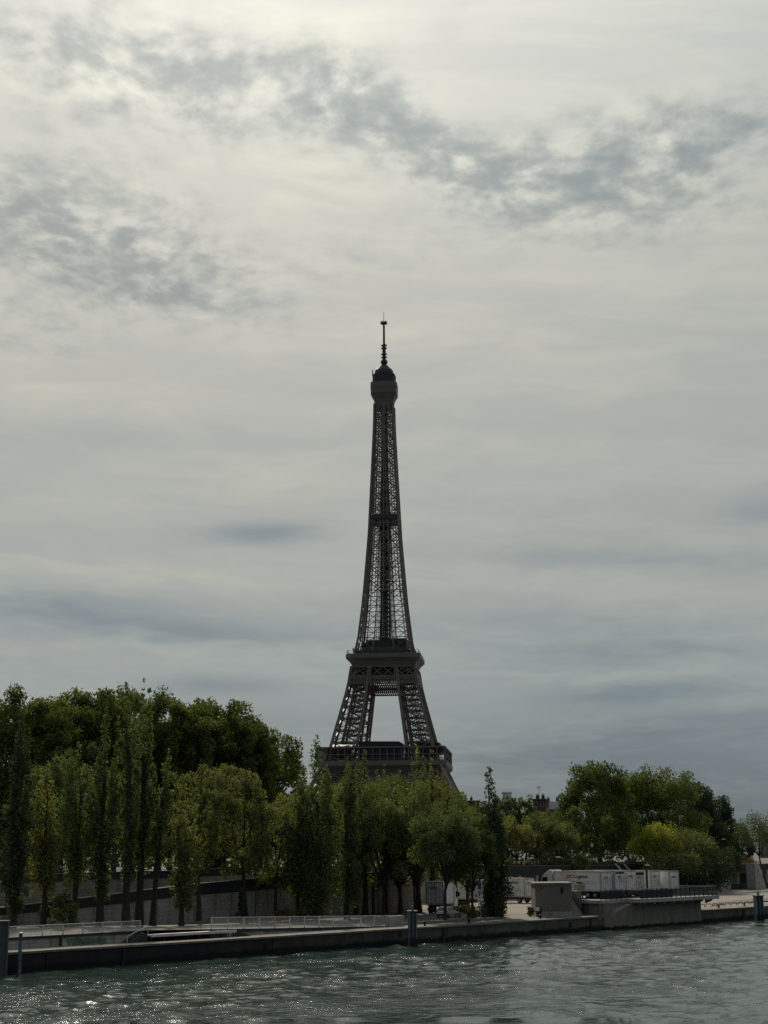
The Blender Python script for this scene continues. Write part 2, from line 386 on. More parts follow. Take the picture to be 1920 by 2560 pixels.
pmat('logo_black', (0.02, 0.02, 0.025), 0.5, var=0.05)
pmat('print_grey', (0.25, 0.25, 0.25), 0.6, var=0.05)
pmat('lamp_white', (0.70, 0.70, 0.66), 0.35, var=0.05)
pmat('taillight', (0.30, 0.03, 0.02), 0.3, var=0.05)
pmat('graffiti_white', (0.52, 0.53, 0.50), 0.8, var=0.2)
pmat('graffiti_green', (0.10, 0.165, 0.11), 0.85, var=0.4, scale=1.5)
pmat('facade', (0.40, 0.36, 0.30), 0.9, var=0.15, scale=0.3, dirt=(0.25, 0.22, 0.18), dirt_scale=0.2)
pmat('zinc', (0.34, 0.35, 0.36), 0.5, var=0.12, scale=0.3)
pmat('brick_brown', (0.075, 0.045, 0.040), 0.85, var=0.2)
pmat('sign_blue', (0.02, 0.06, 0.16), 0.5, var=0.1)
pmat('tarp_green', (0.10, 0.26, 0.20), 0.6, var=0.2)
pmat('skin', (0.45, 0.28, 0.21), 0.6, var=0.08)
pmat('hair_dark', (0.02, 0.015, 0.012), 0.6, var=0.2)
pmat('hair_pale', (0.30, 0.26, 0.19), 0.6, var=0.2)
for nm, c in (('cloth_white', (0.62, 0.62, 0.60)), ('cloth_navy', (0.02, 0.022, 0.06)), ('cloth_black', (0.015, 0.015, 0.017)), ('cloth_pink', (0.55, 0.33, 0.30)),
              ('cloth_red', (0.35, 0.06, 0.05)), ('cloth_beige', (0.48, 0.42, 0.32)), ('cloth_blue', (0.06, 0.11, 0.25))):
    pmat(nm, c, 0.85, var=0.15, scale=8)


def water_mat():
    m = bpy.data.materials.new('river_water'); m.use_nodes = True; T = NT(m.node_tree); b = m.node_tree.nodes['Principled BSDF']
    b.inputs['Base Color'].default_value = (0.030, 0.048, 0.040, 1); b.inputs['Roughness'].default_value = 0.025
    b.inputs['IOR'].default_value = 1.33; b.inputs['Specular IOR Level'].default_value = 0.5
    pos = T.n('ShaderNodeNewGeometry').outputs['Position']
    s_ = T.n('ShaderNodeVectorMath', {0: pos, 1: (UV[0], UV[1], 0)}, operation='DOT_PRODUCT').outputs['Value']
    n_ = T.n('ShaderNodeVectorMath', {0: pos, 1: (NV[0], NV[1], 0)}, operation='DOT_PRODUCT').outputs['Value']
    vec = T.n('ShaderNodeCombineXYZ', {0: s_, 1: T.m('MULTIPLY', n_, 0.8), 2: 0.0}).outputs[0]
    n1 = T.n('ShaderNodeTexNoise', {'Vector': vec, 'Scale': 1.3, 'Detail': 5.0, 'Roughness': 0.55, 'Distortion': 0.6}).outputs['Fac']
    n2 = T.n('ShaderNodeTexNoise', {'Vector': vec, 'Scale': 6.5, 'Detail': 3.0, 'Roughness': 0.5}).outputs['Fac']
    gv = T.n('ShaderNodeCombineXYZ', {0: T.m('MULTIPLY', s_, 0.6), 1: n_, 2: 4.0}).outputs[0]
    gust = T.ramp(T.n('ShaderNodeTexNoise', {'Vector': gv, 'Scale': 0.16, 'Detail': 4.0, 'Roughness': 0.6}).outputs['Fac'], [(0.40, 0.28), (0.56, 0.8), (0.70, 1.9)])
    h = T.m('MULTIPLY', gust, T.m('ADD', T.m('MULTIPLY', n1, 0.30), T.m('MULTIPLY', n2, 0.055)))
    bp = T.n('ShaderNodeBump', {'Height': h, 'Strength': 0.50, 'Distance': 1.0})
    m.node_tree.links.new(bp.outputs[0], b.inputs['Normal']); M['water'] = m


water_mat()

# ------------------------------------------------------------------ the setting: river, quay ground, street
rng = np.random.default_rng(7); random.seed(7)


def build_river():
    r = np.concatenate([np.geomspace(6, 104, 70, endpoint=False), 1 / np.linspace(1 / 104, 1 / 290, 430, endpoint=False), np.geomspace(290, 2300, 50)])
    a = np.radians(np.concatenate([np.linspace(-100, -17, 60, endpoint=False), np.linspace(-17, 17, 460, endpoint=False), np.linspace(17, 100, 61)]))
    A, Rr = np.meshgrid(a, r); X = Rr * np.sin(A); Y = Rr * np.cos(A); Z = np.zeros_like(X)
    step = np.maximum(np.gradient(r)[:, None] + 0 * X, 0.05)
    patch = 0.75 + 0.35 * np.sin(X * .05 + 1) * np.sin(Y * .043 + .5 * np.sin(X * .03)) + 0.2 * np.sin(X * .11 - Y * .09 + 2)
    wind = math.atan2(UV[1], UV[0]) + math.pi
    for k in range(64):
        lam = 0.8 * (6.5 / 0.8) ** (k / 63.0); th = wind + rng.normal(0, 1.1); kk = 2 * math.pi / lam
        amp = 0.0125 * lam ** 0.85 * rng.uniform(0.6, 1.2) * 0.36
        fade = np.clip((lam / step - 2.0) / 2.0, 0, 1)
        Z += patch * fade * amp * np.sin(kk * (X * math.cos(th) + Y * math.sin(th)) + rng.uniform(0, 6.28))
    Z += 0.35 * np.abs(Z) - 0.02
    nr, na = X.shape; idx = np.arange(nr * na).reshape(nr, na)
    F = np.stack([idx[:-1, :-1], idx[:-1, 1:], idx[1:, 1:], idx[1:, :-1]], -1).reshape(-1, 4)
    me = mesh_np('river_water', np.stack([X, Y, Z], -1).reshape(-1, 3), F, M['water'], True)
    tag(link('river_water', me), kind='structure')


build_river()


def terrace_z(s):
    if s < 20: return 2.85
    if s < 57: return 2.85 + (1.80 - 2.85) * (s - 20) / 37.0
    return 1.80


def sheet(name, ss, rows, mat):
    """ground sheet in the quay frame: rows = list of n values, z from a function (s, n)"""
    V = []; ns = rows[0]; zf = rows[1]
    for s in ss:
        for n in ns: V.append(tuple(W(s, n, zf(s, n))))
    k = len(ns); F = [(i * k + j, (i + 1) * k + j, (i + 1) * k + j + 1, i * k + j + 1) for i in range(len(ss) - 1) for j in range(k - 1)]
    o = link(name, mesh_np(name, V, F, mat)); return tag(o, kind='structure')


SS = list(np.linspace(-140, 440, 117))
sheet('quay_path', SS, ([0.45, 1.5, 3, 4.0], lambda s, n: 1.80), M['paving'])
sheet('terrace_ground', list(np.linspace(-140, 57, 70)), ([4.5, 10, 18, 26, 33], lambda s, n: terrace_z(s) if n < 12 else max(1.8, terrace_z(s) - 0.02 * (n - 12))), M['paving'])
sheet('lot_ground', list(np.linspace(57, 440, 80)), ([4.0, 10, 18, 26, 33, 45, 56.5], lambda s, n: 1.80), M['sand'])
# asphalt patch where the lorries stand
MB().add([W(60, 12, 1.806), W(95, 12, 1.806), W(95, 31.5, 1.806), W(60, 31.5, 1.806)], [(0, 1, 2, 3)]).build('lot_asphalt', M['asphalt'])['kind'] = 'structure'


def ramp_top(s):     # top of the ramp parapet
    return float(np.interp(s, [-60, 22, 30.7, 42, 52, 60.5, 69.5, 100], [1.95, 4.54, 5.10, 5.96, 6.64, 7.05, 7.55, 7.55]))


sheet('ramp', list(np.linspace(-60, 95, 50)), ([32.8, 36, 40.2], lambda s, n: ramp_top(s) - 1.1), M['asphalt'])
sheet('promenade', list(np.linspace(-140, 95, 40)), ([40.7, 48, 56], lambda s, n: 6.7), M['paving'])
# street and city ground as one sheet to the horizon
V = []; F = []
ss2 = [-2000, -600, -200, -60, 0, 60, 120, 200, 320, 600, 1200, 2400]; ns2 = [56.0, 66, 90, 200, 700, 1500, 2500]
for s in ss2:
    for n in ns2: V.append(tuple(W(s, n, 6.7)))
k = len(ns2)
F = [(i * k + j, (i + 1) * k + j, (i + 1) * k + j + 1, i * k + j + 1) for i in range(len(ss2) - 1) for j in range(k - 1)]
tag(link('street', mesh_np('street', V, F, M['asphalt'])), kind='structure')


# ------------------------------------------------------------------ walls along the river
def strip(mb, pts, thick):
    """wall body through (s, n, z0, z1) points, 'thick' metres deep inland; local coordinates are the quay frame"""
    for (s0, n0, a0, b0), (s1, n1, a1, b1) in zip(pts[:-1], pts[1:]):
        d = np.array([s1 - s0, n1 - n0]); d = d / np.linalg.norm(d); o = np.array([-d[1], d[0]]) * thick
        V = []
        for (s, n, zs) in ((s0, n0, (a0, b0)), (s1, n1, (a1, b1))):
            for z in zs:
                V.append((s, n, z)); V.append((s + o[0], n + o[1], z))
        mb.add(V, [(0, 4, 6, 2), (1, 3, 7, 5), (2, 6, 7, 3), (0, 1, 5, 4), (0, 2, 3, 1), (4, 5, 7, 6)])
    return mb


QL = tuple(W(0, 0, 0))
wall = thing('embankment_wall', 'long dark stone quay wall rising straight out of the river', 'quay wall', QL)
mb = MB()
for s in np.arange(-140, 440, 29):       # long courses with a slightly uneven face
    strip(mb, [(s, 0.02 * math.sin(s), -3, 1.62), (s + 28.9, 0.02 * math.sin(s + 3), -3, 1.62)], 0.9)
mb.build('stonework', M['stone_quay'], wall)
mb = MB()
for s in np.arange(-140, 440, 2.5):
    if 93.5 < s < 120: continue
    mb.box((s + 1.23, 0.16 + random.uniform(-.012, .012), 1.72 + random.uniform(-.01, .01)), (2.44, 0.56, 0.2))
mb.build('coping', M['coping'], wall)
mb = MB()
for s in (57.6, 59.5):
    pass
for s, w in ((62.2, 0.5), (93.0, 0.35), (134.3, 0.7), (170, .5), (14, .4)):
    mb.box((s, -0.07, 0.5), (w, 0.10, 2.1))
mb.build('fender', M['black'], wall)
mb = MB()
for s, z in ((54.4, 1.25), (88.3, 0.95), (100.2, 0.9), (141, 0.8), (33, 1.0)):
    mb.lathe([(0.30, 0.0), (0.30, 0.05)], 12)
    n = len(mb.v); mb.v[-24:] = [(s + x, -0.05 - zz, z + y) for x, y, zz in mb.v[-24:]]
mb.build('drain_hole', M['black'], wall)

tw = thing('terrace_wall', 'low pale wall below the white railing at the left, with a patch of green graffiti', 'wall', tuple(W(0, 4.0, 0)))
mb = MB(); strip(mb, [(-140, 0, 1.2, 2.62), (19.3, 0, 1.2, 2.62)], 0.5)
mb.build('wall_face', M['stone_wall'], tw)
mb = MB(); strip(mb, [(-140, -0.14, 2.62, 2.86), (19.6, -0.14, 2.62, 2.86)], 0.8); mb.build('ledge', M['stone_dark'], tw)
mb = MB()
for i in range(9):
    c = 10.4 + i * 0.52; mb.prism([(c + random.uniform(-.5, .1), 1.85), (c + random.uniform(.3, .6), 1.83), (c + random.uniform(.25, .6), 2.4 + random.uniform(-.15, .12)), (c + random.uniform(-.4, 0), 2.5 + random.uniform(-.2, .08))], 'y', -0.012 - i * .002, 0.0)
mb.build('graffiti', M['graffiti_green'], tw)
mb = MB().span(9.4, 9.65, -0.10, 0.0, 1.8, 2.62); mb.build('drain_pipe', M['black'], tw)

tw2 = thing('terrace_wall', 'sinking terrace edge below the white railing in the middle, shrinking to nothing towards the right', 'wall', tuple(W(0, 4.0, 0)))
mb = MB(); strip(mb, [(28.9, 0, 1.2, 2.36), (42, 0, 1.2, 1.98), (56.5, 0, 1.2, 1.62)], 0.5); mb.build('wall_face', M['stone_wall'], tw2)
mb = MB(); strip(mb, [(28.6, -0.12, 2.36, 2.62), (42, -0.12, 1.98, 2.26), (56.9, -0.12, 1.62, 1.86)], 0.8); mb.build('ledge', M['stone_dark'], tw2)
mb = MB().span(56.9, 59.6, -0.1, 0.5, 1.5, 3.0); mb.build('end_pier', M['concrete_pale'], tw2)

rw = thing('ramp_wall', 'pale stone wall of the ramp with a sloping parapet coloured dark for shade', 'wall', tuple(W(0, 32.0, 0)))
ls = [-60, -20, 22, 30.7, 42, 52, 60.5, 69.5, 80, 95]
off = lambda s: float(np.interp(s, [-60, 22, 30.8, 50.7, 59, 66.4, 74, 78, 95], [.9, .85, 1.15, 1.42, 1.55, 1.7, 1.5, 0.85, 1.0]))
mb = MB(); strip(mb, [(s, 0, 1.0, ramp_top(s) - off(s)) for s in ls], 0.8); strip(mb, [(95, 0.0, 1.0, 6.6), (95.01, 24, 1.0, 6.6)], 0.8); mb.build('stonework', M['stone_wall'], rw)
mb = MB(); strip(mb, [(s, -0.10, ramp_top(s) - off(s), ramp_top(s) - 0.10) for s in ls], 0.6); mb.build('parapet', M['stone_dark'], rw)  # dark tone paints in the parapet's shadow side
mb = MB(); strip(mb, [(s, -0.16, ramp_top(s) - 0.10, ramp_top(s)) for s in ls], 0.75); mb.build('coping', M['coping'], rw)
mb = MB().span(84.9, 85.35, -0.2, 0, 1.8, 5.6); mb.build('downpipe', M['dark_metal'], rw)

UPL = [(-140, 8.0)] + [(s_at(px, 40), float(on_n(px, py, 40)[2])) for px, py in ((90, 2186), (240, 2180), (420, 2176), (540, 2171), (700, 2166), (1040, 2165))]
UP = [(95, 8.2), (128, 7.96), (148, 7.82), (168, 7.69), (206, 7.47), (233, 7.29), (300, 7.2), (440, 7.2)]
upz = lambda s: float(np.interp(s, [a for a, b in UP], [b for a, b in UP]))
pw = thing('promenade_wall', 'high stone retaining wall carrying the tree lined promenade, light coping on top', 'wall', tuple(W(0, 55.0, 0)))
mb = MB(); strip(mb, [(s, -15, 1.0, z - 0.95) for s, z in UPL], 0.9); strip(mb, [(95, 0, 1.0, 7.0), (128, 0, 1.0, 7.0)], 0.9); mb.build('stonework', M['stone_upper'], pw)
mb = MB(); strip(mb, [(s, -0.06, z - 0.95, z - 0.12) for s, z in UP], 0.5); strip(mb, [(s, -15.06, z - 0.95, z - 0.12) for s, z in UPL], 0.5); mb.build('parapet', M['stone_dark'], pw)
mb = MB(); strip(mb, [(s, -0.14, z - 0.12, z) for s, z in UP], 0.65); strip(mb, [(s, -15.14, z - 0.12, z) for s, z in UPL], 0.65); mb.build('coping', M['coping'], pw)
# right hand half: dark galleries between square columns under the promenade
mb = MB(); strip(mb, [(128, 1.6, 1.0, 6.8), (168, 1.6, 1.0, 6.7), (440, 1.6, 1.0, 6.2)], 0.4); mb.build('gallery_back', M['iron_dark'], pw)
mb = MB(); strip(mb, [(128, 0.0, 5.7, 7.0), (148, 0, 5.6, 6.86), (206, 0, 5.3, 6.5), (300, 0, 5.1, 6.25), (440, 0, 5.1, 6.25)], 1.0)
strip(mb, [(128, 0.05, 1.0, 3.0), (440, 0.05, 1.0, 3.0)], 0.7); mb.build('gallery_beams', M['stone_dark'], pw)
for i, s in enumerate(np.arange(129, 300, 2.7)):
    if i % 5 == 4: continue
    MB().span(s, s + 0.75, -0.05, 0.8, 2.9, 5.9).build('column', M['concrete_pale'], pw)
upl = lambda s: float(np.interp(s, [a for a, b in UPL], [b for a, b in UPL]))
sheet('promenade_path', list(np.linspace(100, 300, 30)), ([55.95, 57.0, 58.2], lambda s, n: upz(s) - 0.72), M['paving'])
sheet('promenade_path', list(np.linspace(20, 95, 16)), ([40.9, 42.0, 43.4], lambda s, n: upl(s) - 0.72), M['paving'])
# indistinct white graffiti strokes on the retaining wall at the left
mb = MB()


def stroke(pts, w=0.13):
    for (a, b), (c, d) in zip(pts[:-1], pts[1:]): mb.bar((a - GS, -15.02, b), (c - GS, -15.02, d), w, 0.02)


GS = 49.0 - s_at(186, 40)


stroke([(46.6, 5.6), (47.0, 6.9), (47.9, 6.9), (48.1, 6.2), (47.2, 6.1)]); stroke([(46.6, 5.6), (48.4, 5.5)]); stroke([(48.9, 6.9), (49.3, 5.7)])
stroke([(50.4, 5.9), (50.6, 7.0), (51.3, 7.1), (51.5, 6.3), (50.7, 6.1)]); stroke([(52.2 + .7 * math.cos(t), 6.5 + .6 * math.sin(t)) for t in np.linspace(.3, 6.0, 12)]); stroke([(51.0, 5.8), (53.0, 5.7)])
mb.build('graffiti', M['graffiti_white'], pw)


# ------------------------------------------------------------------ railings
def railing(label, s0, s1, n, zf, hf, dz, group='white railings on the terrace edge'):
    t = thing('railing', label, 'railing', tuple(W(0, n, 0)), group=group)
    mb = MB(); mb.bar((s0, 0, zf(s0) + hf(s0)), (s1, 0, zf(s1) + hf(s1)), 0.09, 0.07); mb.build('handrail', M['rail_white'], t)
    mb = MB(); mb.bar((s0, 0, zf(s0) + 0.13), (s1, 0, zf(s1) + 0.13), 0.06, 0.05); mb.build('bottom_rail', M['rail_white'], t)
    k = max(1, int(round((s1 - s0) / dz)))
    for i in range(k + 1):
        s = s0 + (s1 - s0) * i / k
        MB().span(s - .05, s + .05, -.04, .04, zf(s) - 0.02, zf(s) + hf(s)).build('post', M['rail_white'], t)
    mb = MB()
    for s in np.arange(s0 + .14, s1, .14): mb.span(s - .012, s + .012, -.012, .012, zf(s) + .13, zf(s) + hf(s) - .03)
    mb.build('balusters', M['rail_white'], t)
    return t


railing('white railing with thin bars at the far left, above the wall with green graffiti', -40, 19.4, 4.15, lambda s: 2.86, lambda s: 0.95, 2.35)
rz2 = lambda s: float(np.interp(s, [28.6, 42, 56.9], [2.62, 2.26, 1.86]))
railing('white railing with thin bars in the middle, starting just right of the low shelter', 29.0, 56.9, 4.15, rz2, lambda s: float(np.interp(s, [29, 57], [1.18, 1.2])), 2.35)

# low landing shelter sunk behind the quay edge, steps at its left
sh = thing('landing_shelter', 'low flat roofed landing shelter, dark and open towards the river', 'shelter', tuple(W(0, 3.6, 0)))
mb = MB(); mb.prism([(19.6, 2.28), (31.2, 2.28), (31.2, 2.44), (19.6, 2.44)], 'y', -0.9, 2.0); mb.build('roof', M['grey_metal'], sh)
mb = MB().span(19.6, 31.2, -0.98, -0.9, 2.24, 2.50); mb.build('roof_edge', M['rail_white'], sh)
for s in np.linspace(19.8, 30.9, 8): MB().span(s - .05, s + .05, -.85, -.75, 1.8, 2.28).build('post', M['dark_metal'], sh)
mb = MB().span(19.3, 31.5, 1.2, 1.5, 1.0, 2.28); mb.build('back_wall', M['black'], sh)
mb = MB(); mb.prism([(31.2, 1.8), (33.4, 1.8), (31.2, 2.5)], 'y', -0.9, -0.75); mb.build('side_cheek', M['dark_metal'], sh)
stp = thing('steps', 'short dark flight of steps with a slanting handrail beside the low shelter', 'steps', tuple(W(0, 3.6, 0)))
mb = MB()
for i in range(6): mb.span(19.2 - i * 0.42 - 0.42, 19.2 - i * 0.42, -0.85, 0.25, 1.78, 2.62 - i * 0.155)
mb.build('treads', M['stone_dark'], stp)
mb = MB(); mb.bar((19.3, -.8, 3.35), (16.7, -.8, 2.45), .05); mb.bar((19.3, -.8, 3.35), (19.3, -.8, 2.6), .05); mb.bar((16.7, -.8, 2.45), (16.7, -.8, 1.78), .05); mb.build('handrail', M['rail_white'], stp)

# ------------------------------------------------------------------ concrete deck on the right
dk = thing('concrete_deck', 'raised concrete deck on the quay edge with a wide overhanging slab on brackets', 'deck', tuple(W(0, 0, 0)))
mb = MB(); mb.prism([(96.0, -3), (121.4, -3), (121.4, 3.35), (103.5, 3.35), (101.6, 3.0), (99.2, 2.3), (98.7, 1.75), (96.0, 1.75)], 'y', 0.02 - .25, 0.9); mb.build('front_wall', M['concrete'], dk)
mb = MB(); dl = s_at(1352, 15.0); mb.prism([(97.6, .9), (121.4, .9), (121.4, 15), (dl + .2, 15), (97.6, 3.2)], 'z', 1.0, 3.34); mb.build('body', M['concrete'], dk)
mb = MB(); mb.prism([(103.0, 3.36), (124.6, 3.36), (124.6, 3.86), (103.0, 3.86)], 'y', -1.5, 0.85); mb.build('overhang', M['concrete_pale'], dk)
mb = MB(); mb.span(97.3, 121.6, 0.86, 3.4, 3.36, 3.80).prism([(97.4, 3.4), (121.6, 3.4), (121.6, 15.2), (dl, 15.2)], 'z', 3.36, 3.797); mb.build('slab', M['concrete_pale'], dk)
mb = MB(); mb.prism([(97.4, 1.8), (99.4, 1.8), (99.9, 2.4), (101.6, 3.1), (102.9, 3.34), (97.4, 3.34)], 'y', 1.0, 1.6); mb.build('abutment', M['concrete'], dk)
for s in np.arange(104.5, 124.5, 2.6): MB().prism([(-1.35, 3.36), (-0.24, 3.36), (-0.24, 2.75), (-1.35, 3.15)], 'x', s - .16, s + .16).build('bracket', M['concrete_pale'], dk)

gr = thing('guardrail', 'dark steel guardrail with many rails along the edge of the concrete deck', 'guardrail', tuple(W(0, 0, 0)))
for i, s in enumerate(np.linspace(97.6, 124.3, 22)):
    yy = -1.3 if s > 103.2 else 1.3
    MB().span(s - .05, s + .05, yy - .05, yy + .05, 3.80, 5.22).build('post', M['dark_metal'], gr)
mb = MB()
for z in (4.0, 4.2, 4.4, 4.6, 4.8, 5.0): mb.bar((97.6, 1.3, z), (103.2, 1.3, z), .05, .09); mb.bar((103.3, -1.3, z), (124.3, -1.3, z), .05, .09); mb.bar((124.3, -1.3, z), (124.3, 6, z), .05, .09); mb.bar((103.25, -1.3, z), (103.25, 1.3, z), .05, .09)
mb.build('rails', M['dark_metal'], gr)
mb = MB(); mb.bar((97.6, 1.3, 5.22), (103.2, 1.3, 5.22), .08, .06); mb.bar((103.3, -1.3, 5.22), (124.3, -1.3, 5.22), .08, .06); mb.bar((124.3, -1.3, 5.22), (124.3, 6, 5.22), .08, .06); mb.build('handrail', M['grey_metal'], gr)
mb = MB(); mb.span(97.7, 103.1, 1.34, 1.37, 3.9, 4.95); mb.span(103.4, 112, -1.27, -1.24, 3.9, 4.95); mb.build('infill_panel', M['navy'], gr)

# beige service hut with side stair
hq = on_n(1337, 2200, 6.0)
ht = thing('service_hut', 'plain beige concrete hut with a flat roof and one small dark window', 'hut', (hq[0], hq[1], 0), R(1))
mb = MB(); mb.span(0, 4.95, 0, 5.0, 2.55, 6.05); mb.build('wall', M['render_beige'], ht)
mb = MB(); mb.span(0.05, 4.9, 0.06, 4.9, 1.7, 2.55); mb.build('plinth', M['stone_wall'], ht)
mb = MB(); mb.span(-0.12, 5.07, -0.2, 5.2, 6.05, 6.28); mb.build('roof', M['concrete_pale'], ht)
mb = MB(); mb.span(3.45, 3.8, -0.06, 0.02, 4.85, 5.65); mb.build('window', M['black'], ht)
mb = MB(); mb.span(.75, .95, -.05, 0, 5.45, 5.65); mb.build('vent', M['black'], ht)
stair = thing('side_stair', 'concrete stair with a dark sloping handrail against the beige hut', 'stair', tuple(W(s_at(1418, 5), 5.0, 0)), R(14))
mb = MB(); mb.prism([(0.0, 1.75), (2.35, 1.75), (2.15, 2.0), (0.35, 4.7), (0.0, 4.7)], 'y', 0, 1.2); mb.build('flight', M['concrete_pale'], stair)
mb = MB(); mb.bar((0.25, -0.06, 5.5), (2.3, -.06, 2.6), 0.09, .08); mb.bar((0.3, -0.06, 4.85), (2.3, -.06, 1.95), 0.26, .10); mb.bar((.25, -.06, 5.5), (.25, -.06, 4.8), .08)
mb.bar((2.3, -.06, 2.6), (2.3, -.06, 1.8), .08); mb.build('handrail', M['navy'], stair)
mb = MB(); mb.span(0.3, 2.5, 1.25, 3.4, 1.75, 5.0); mb.build('landing_block', M['render_beige'], stair)
pq = on_n(1449, 2220, 6.4)
pl = thing('planter', 'square concrete planter with scrubby weeds between hut and guardrail', 'planter', (pq[0], pq[1], 5.0), R(14))
mb = MB(); mb.prism([(-0.58, 0), (0.58, 0), (0.66, 0.85), (-0.66, 0.85)], 'y', -.5, .6); mb.build('box', M['concrete_pale'], pl)
LEAFJOBS = []
# ------------------------------------------------------------------ Eiffel-type lattice tower
TY, TB = 905.0, 6.6


def h_of(y, Y=None):
    Y = Y or TY
    d = ray(960, y); return HC + d[2] * Y / d[1] - TB


AH = [0, 34.5, 50, 57.6, 96, 112, 121, 148, 187, 222, 257, 272]
AA = [62.5, 41.0, 33.6, 30.0, 20.2, 17.7, 15.2, 12.1, 9.05, 7.4, 5.85, 5.6]
BB = [37.5, 22.5, 17.0, 14.6, 9.1, 7.7, 5.4, 4.0, 2.8, 1.5, 0.5, 0.5]
fa = lambda h: float(np.interp(h, AH, AA)); fb = lambda h: float(np.interp(h, AH, BB))


def build_tower():
    t = thing('lattice_tower', 'tall dark brown iron lattice tower tapering to a needle, standing behind the trees', 'tower', (0.6, TY, TB), R(-5.6))
    # pillars below the second floor
    for sx in (-1, 1):
        for sy in (-1, 1):
            mb = MB()
            lv = [0, 9, 18, 26, 34.5, 42, 50, 57.6, 64.5, 71.5, 78.5, 85.5, 92, 98.5, 103, 108.5]

            def cor(h):
                a, b = fa(h), fb(h); return [np.array([sx * p, sy * q, h]) for p, q in ((a, a), (b, a), (b, b), (a, b))]
            for h0, h1 in zip(lv[:-1], lv[1:]):
                c0, c1 = cor(h0), cor(h1); w = 1.5 if h0 < 57 else 1.45
                for i in range(4):
                    mb.bar(c0[i], c1[i], w); j = (i + 1) % 4
                    mb.bar(c0[i], c1[j], 0.55, 0.45); mb.bar(c0[j], c1[i], 0.55, 0.45); mb.bar(c1[i], c1[j], 0.6, 0.5)
                    m0 = (c0[i] + c0[j]) / 2; m1 = (c1[i] + c1[j]) / 2; q0 = (c0[i] + c1[i]) / 2; q1 = (c0[j] + c1[j]) / 2
                    (mb.bar(q0, q1, 0.3) if h0 < 57 else None)
                mb.bar(c1[0], c1[2], 0.45); mb.bar(c1[1], c1[3], 0.45)
            mb.build('pillar', M['iron'], t)
            mb = MB()                                   # inclined lift track and stairs inside the pillar
            for o in (-1.6, -.5, .5, 1.6):
                for h0, h1 in zip(lv[:-1], lv[1:]):
                    p0, p1 = (np.array([sx * (fa(h) + fb(h)) / 2 + o, sy * (fa(h) + fb(h)) / 2, h]) for h in (h0, h1)); mb.bar(p0, p1, 0.32)
            for h in np.arange(2, 106, 2.4):
                p = (fa(h) + fb(h)) / 2; mb.bar((sx * p - 2.0, sy * p, h), (sx * p + 2.0, sy * p, h + 1.2), 0.26)
            mb.build('lift_track', M['iron_dark'], t)
            for p, q in ((1, 1), (0, 1), (0, 0), (1, 0)):
                x = sx * (fa(0) if p else fb(0)); y = sy * (fa(0) if q else fb(0)); MB().lathe([(3.6, -4), (2.6, 1.2)], 4, 8, (x, y)).build('pedestal', M['facade'], t)
    # great arches
    for k in range(4):
        mb = MB(); ca, sa = math.cos(k * math.pi / 2), math.sin(k * math.pi / 2)
        tr = lambda x, y, z: (x * ca - y * sa, x * sa + y * ca, z)
        pts = []
        for i in range(25):
            a = math.pi * i / 24; x = 36.5 * math.cos(a); zi = 6 + 33.5 * math.sin(a); xo = 40.0 * math.cos(a); zo = 6 + 37.5 * math.sin(a)
            pts.append((x, zi, xo, zo))
        for (x, zi, xo, zo), (x2, zi2, xo2, zo2) in zip(pts[:-1], pts[1:]):
            d = lambda z: -fa(max(z, 0)) - .2
            mb.bar(tr(x, d(zi), zi), tr(x2, d(zi2), zi2), .9); mb.bar(tr(xo, d(zo), zo), tr(xo2, d(zo2), zo2), .9); mb.bar(tr(x, d(zi), zi), tr(xo2, d(zo2), zo2), .35); mb.bar(tr(xo, d(zo), zo), tr(x2, d(zi2), zi2), .35)
        mb.build('arch', M['iron'], t)
    # horizontal trellis girders: below first and second floor, on all four faces

    def girder(name, h0, h1, half0, half1, nb, w, posts, inner=False):
        mb = MB()
        for k in range(4):
            ca, sa = math.cos(k * math.pi / 2), math.sin(k * math.pi / 2); tr = lambda x, y, z: (x * ca - y * sa, x * sa + y * ca, z)
            mb.bar(tr(-half0, -half0, h0), tr(half0, -half0, h0), w * 1.8); mb.bar(tr(-half1, -half1, h1), tr(half1, -half1, h1), w * 1.8)
            for i in range(nb):
                a0, a1 = -1 + 2 * i / nb, -1 + 2 * (i + 1) / nb
                mb.bar(tr(a0 * half0, -half0, h0), tr(a1 * half1, -half1, h1), w); mb.bar(tr(a1 * half0, -half0, h0), tr(a0 * half1, -half1, h1), w)
            for p in posts: mb.bar(tr(p * half0, -half0 - .1, h0), tr(p * half1, -half1 - .1, h1), w * 2.6, w * 1.5)
        return mb.build(name, M['iron'], t)
    girder('trellis_girder', 38.5, 45.0, 33.5, 32.6, 18, 0.45, (-1, -.5, 0, .5, 1))
    girder('trellis_girder', 102.6, 108.3, fa(102.6) + .35, fa(108.3) + .35, 6, 0.42, (-1, -.36, .36, 1))
    girder('trellis_girder', 98.4, 102.4, fa(98.4) + .35, fa(102.4) + .35, 34, 0.36, (-1, -.36, .36, 1))
    girder('trellis_girder', 94.2, 98.0, fb(94.2) + .3, fb(98) + .3, 16, 0.40, (-1, 1))
    # first floor
    f1 = MB()
    f1.lathe([(32.6, 45), (33.2, 46.5), (34.6, 48.8), (36.6, 50.6), (36.9, 50.9), (36.9, 53.4), (36.2, 53.5)], 4 * 8, 40); f1.build('first_platform', M['iron'], t)
    mb = MB()
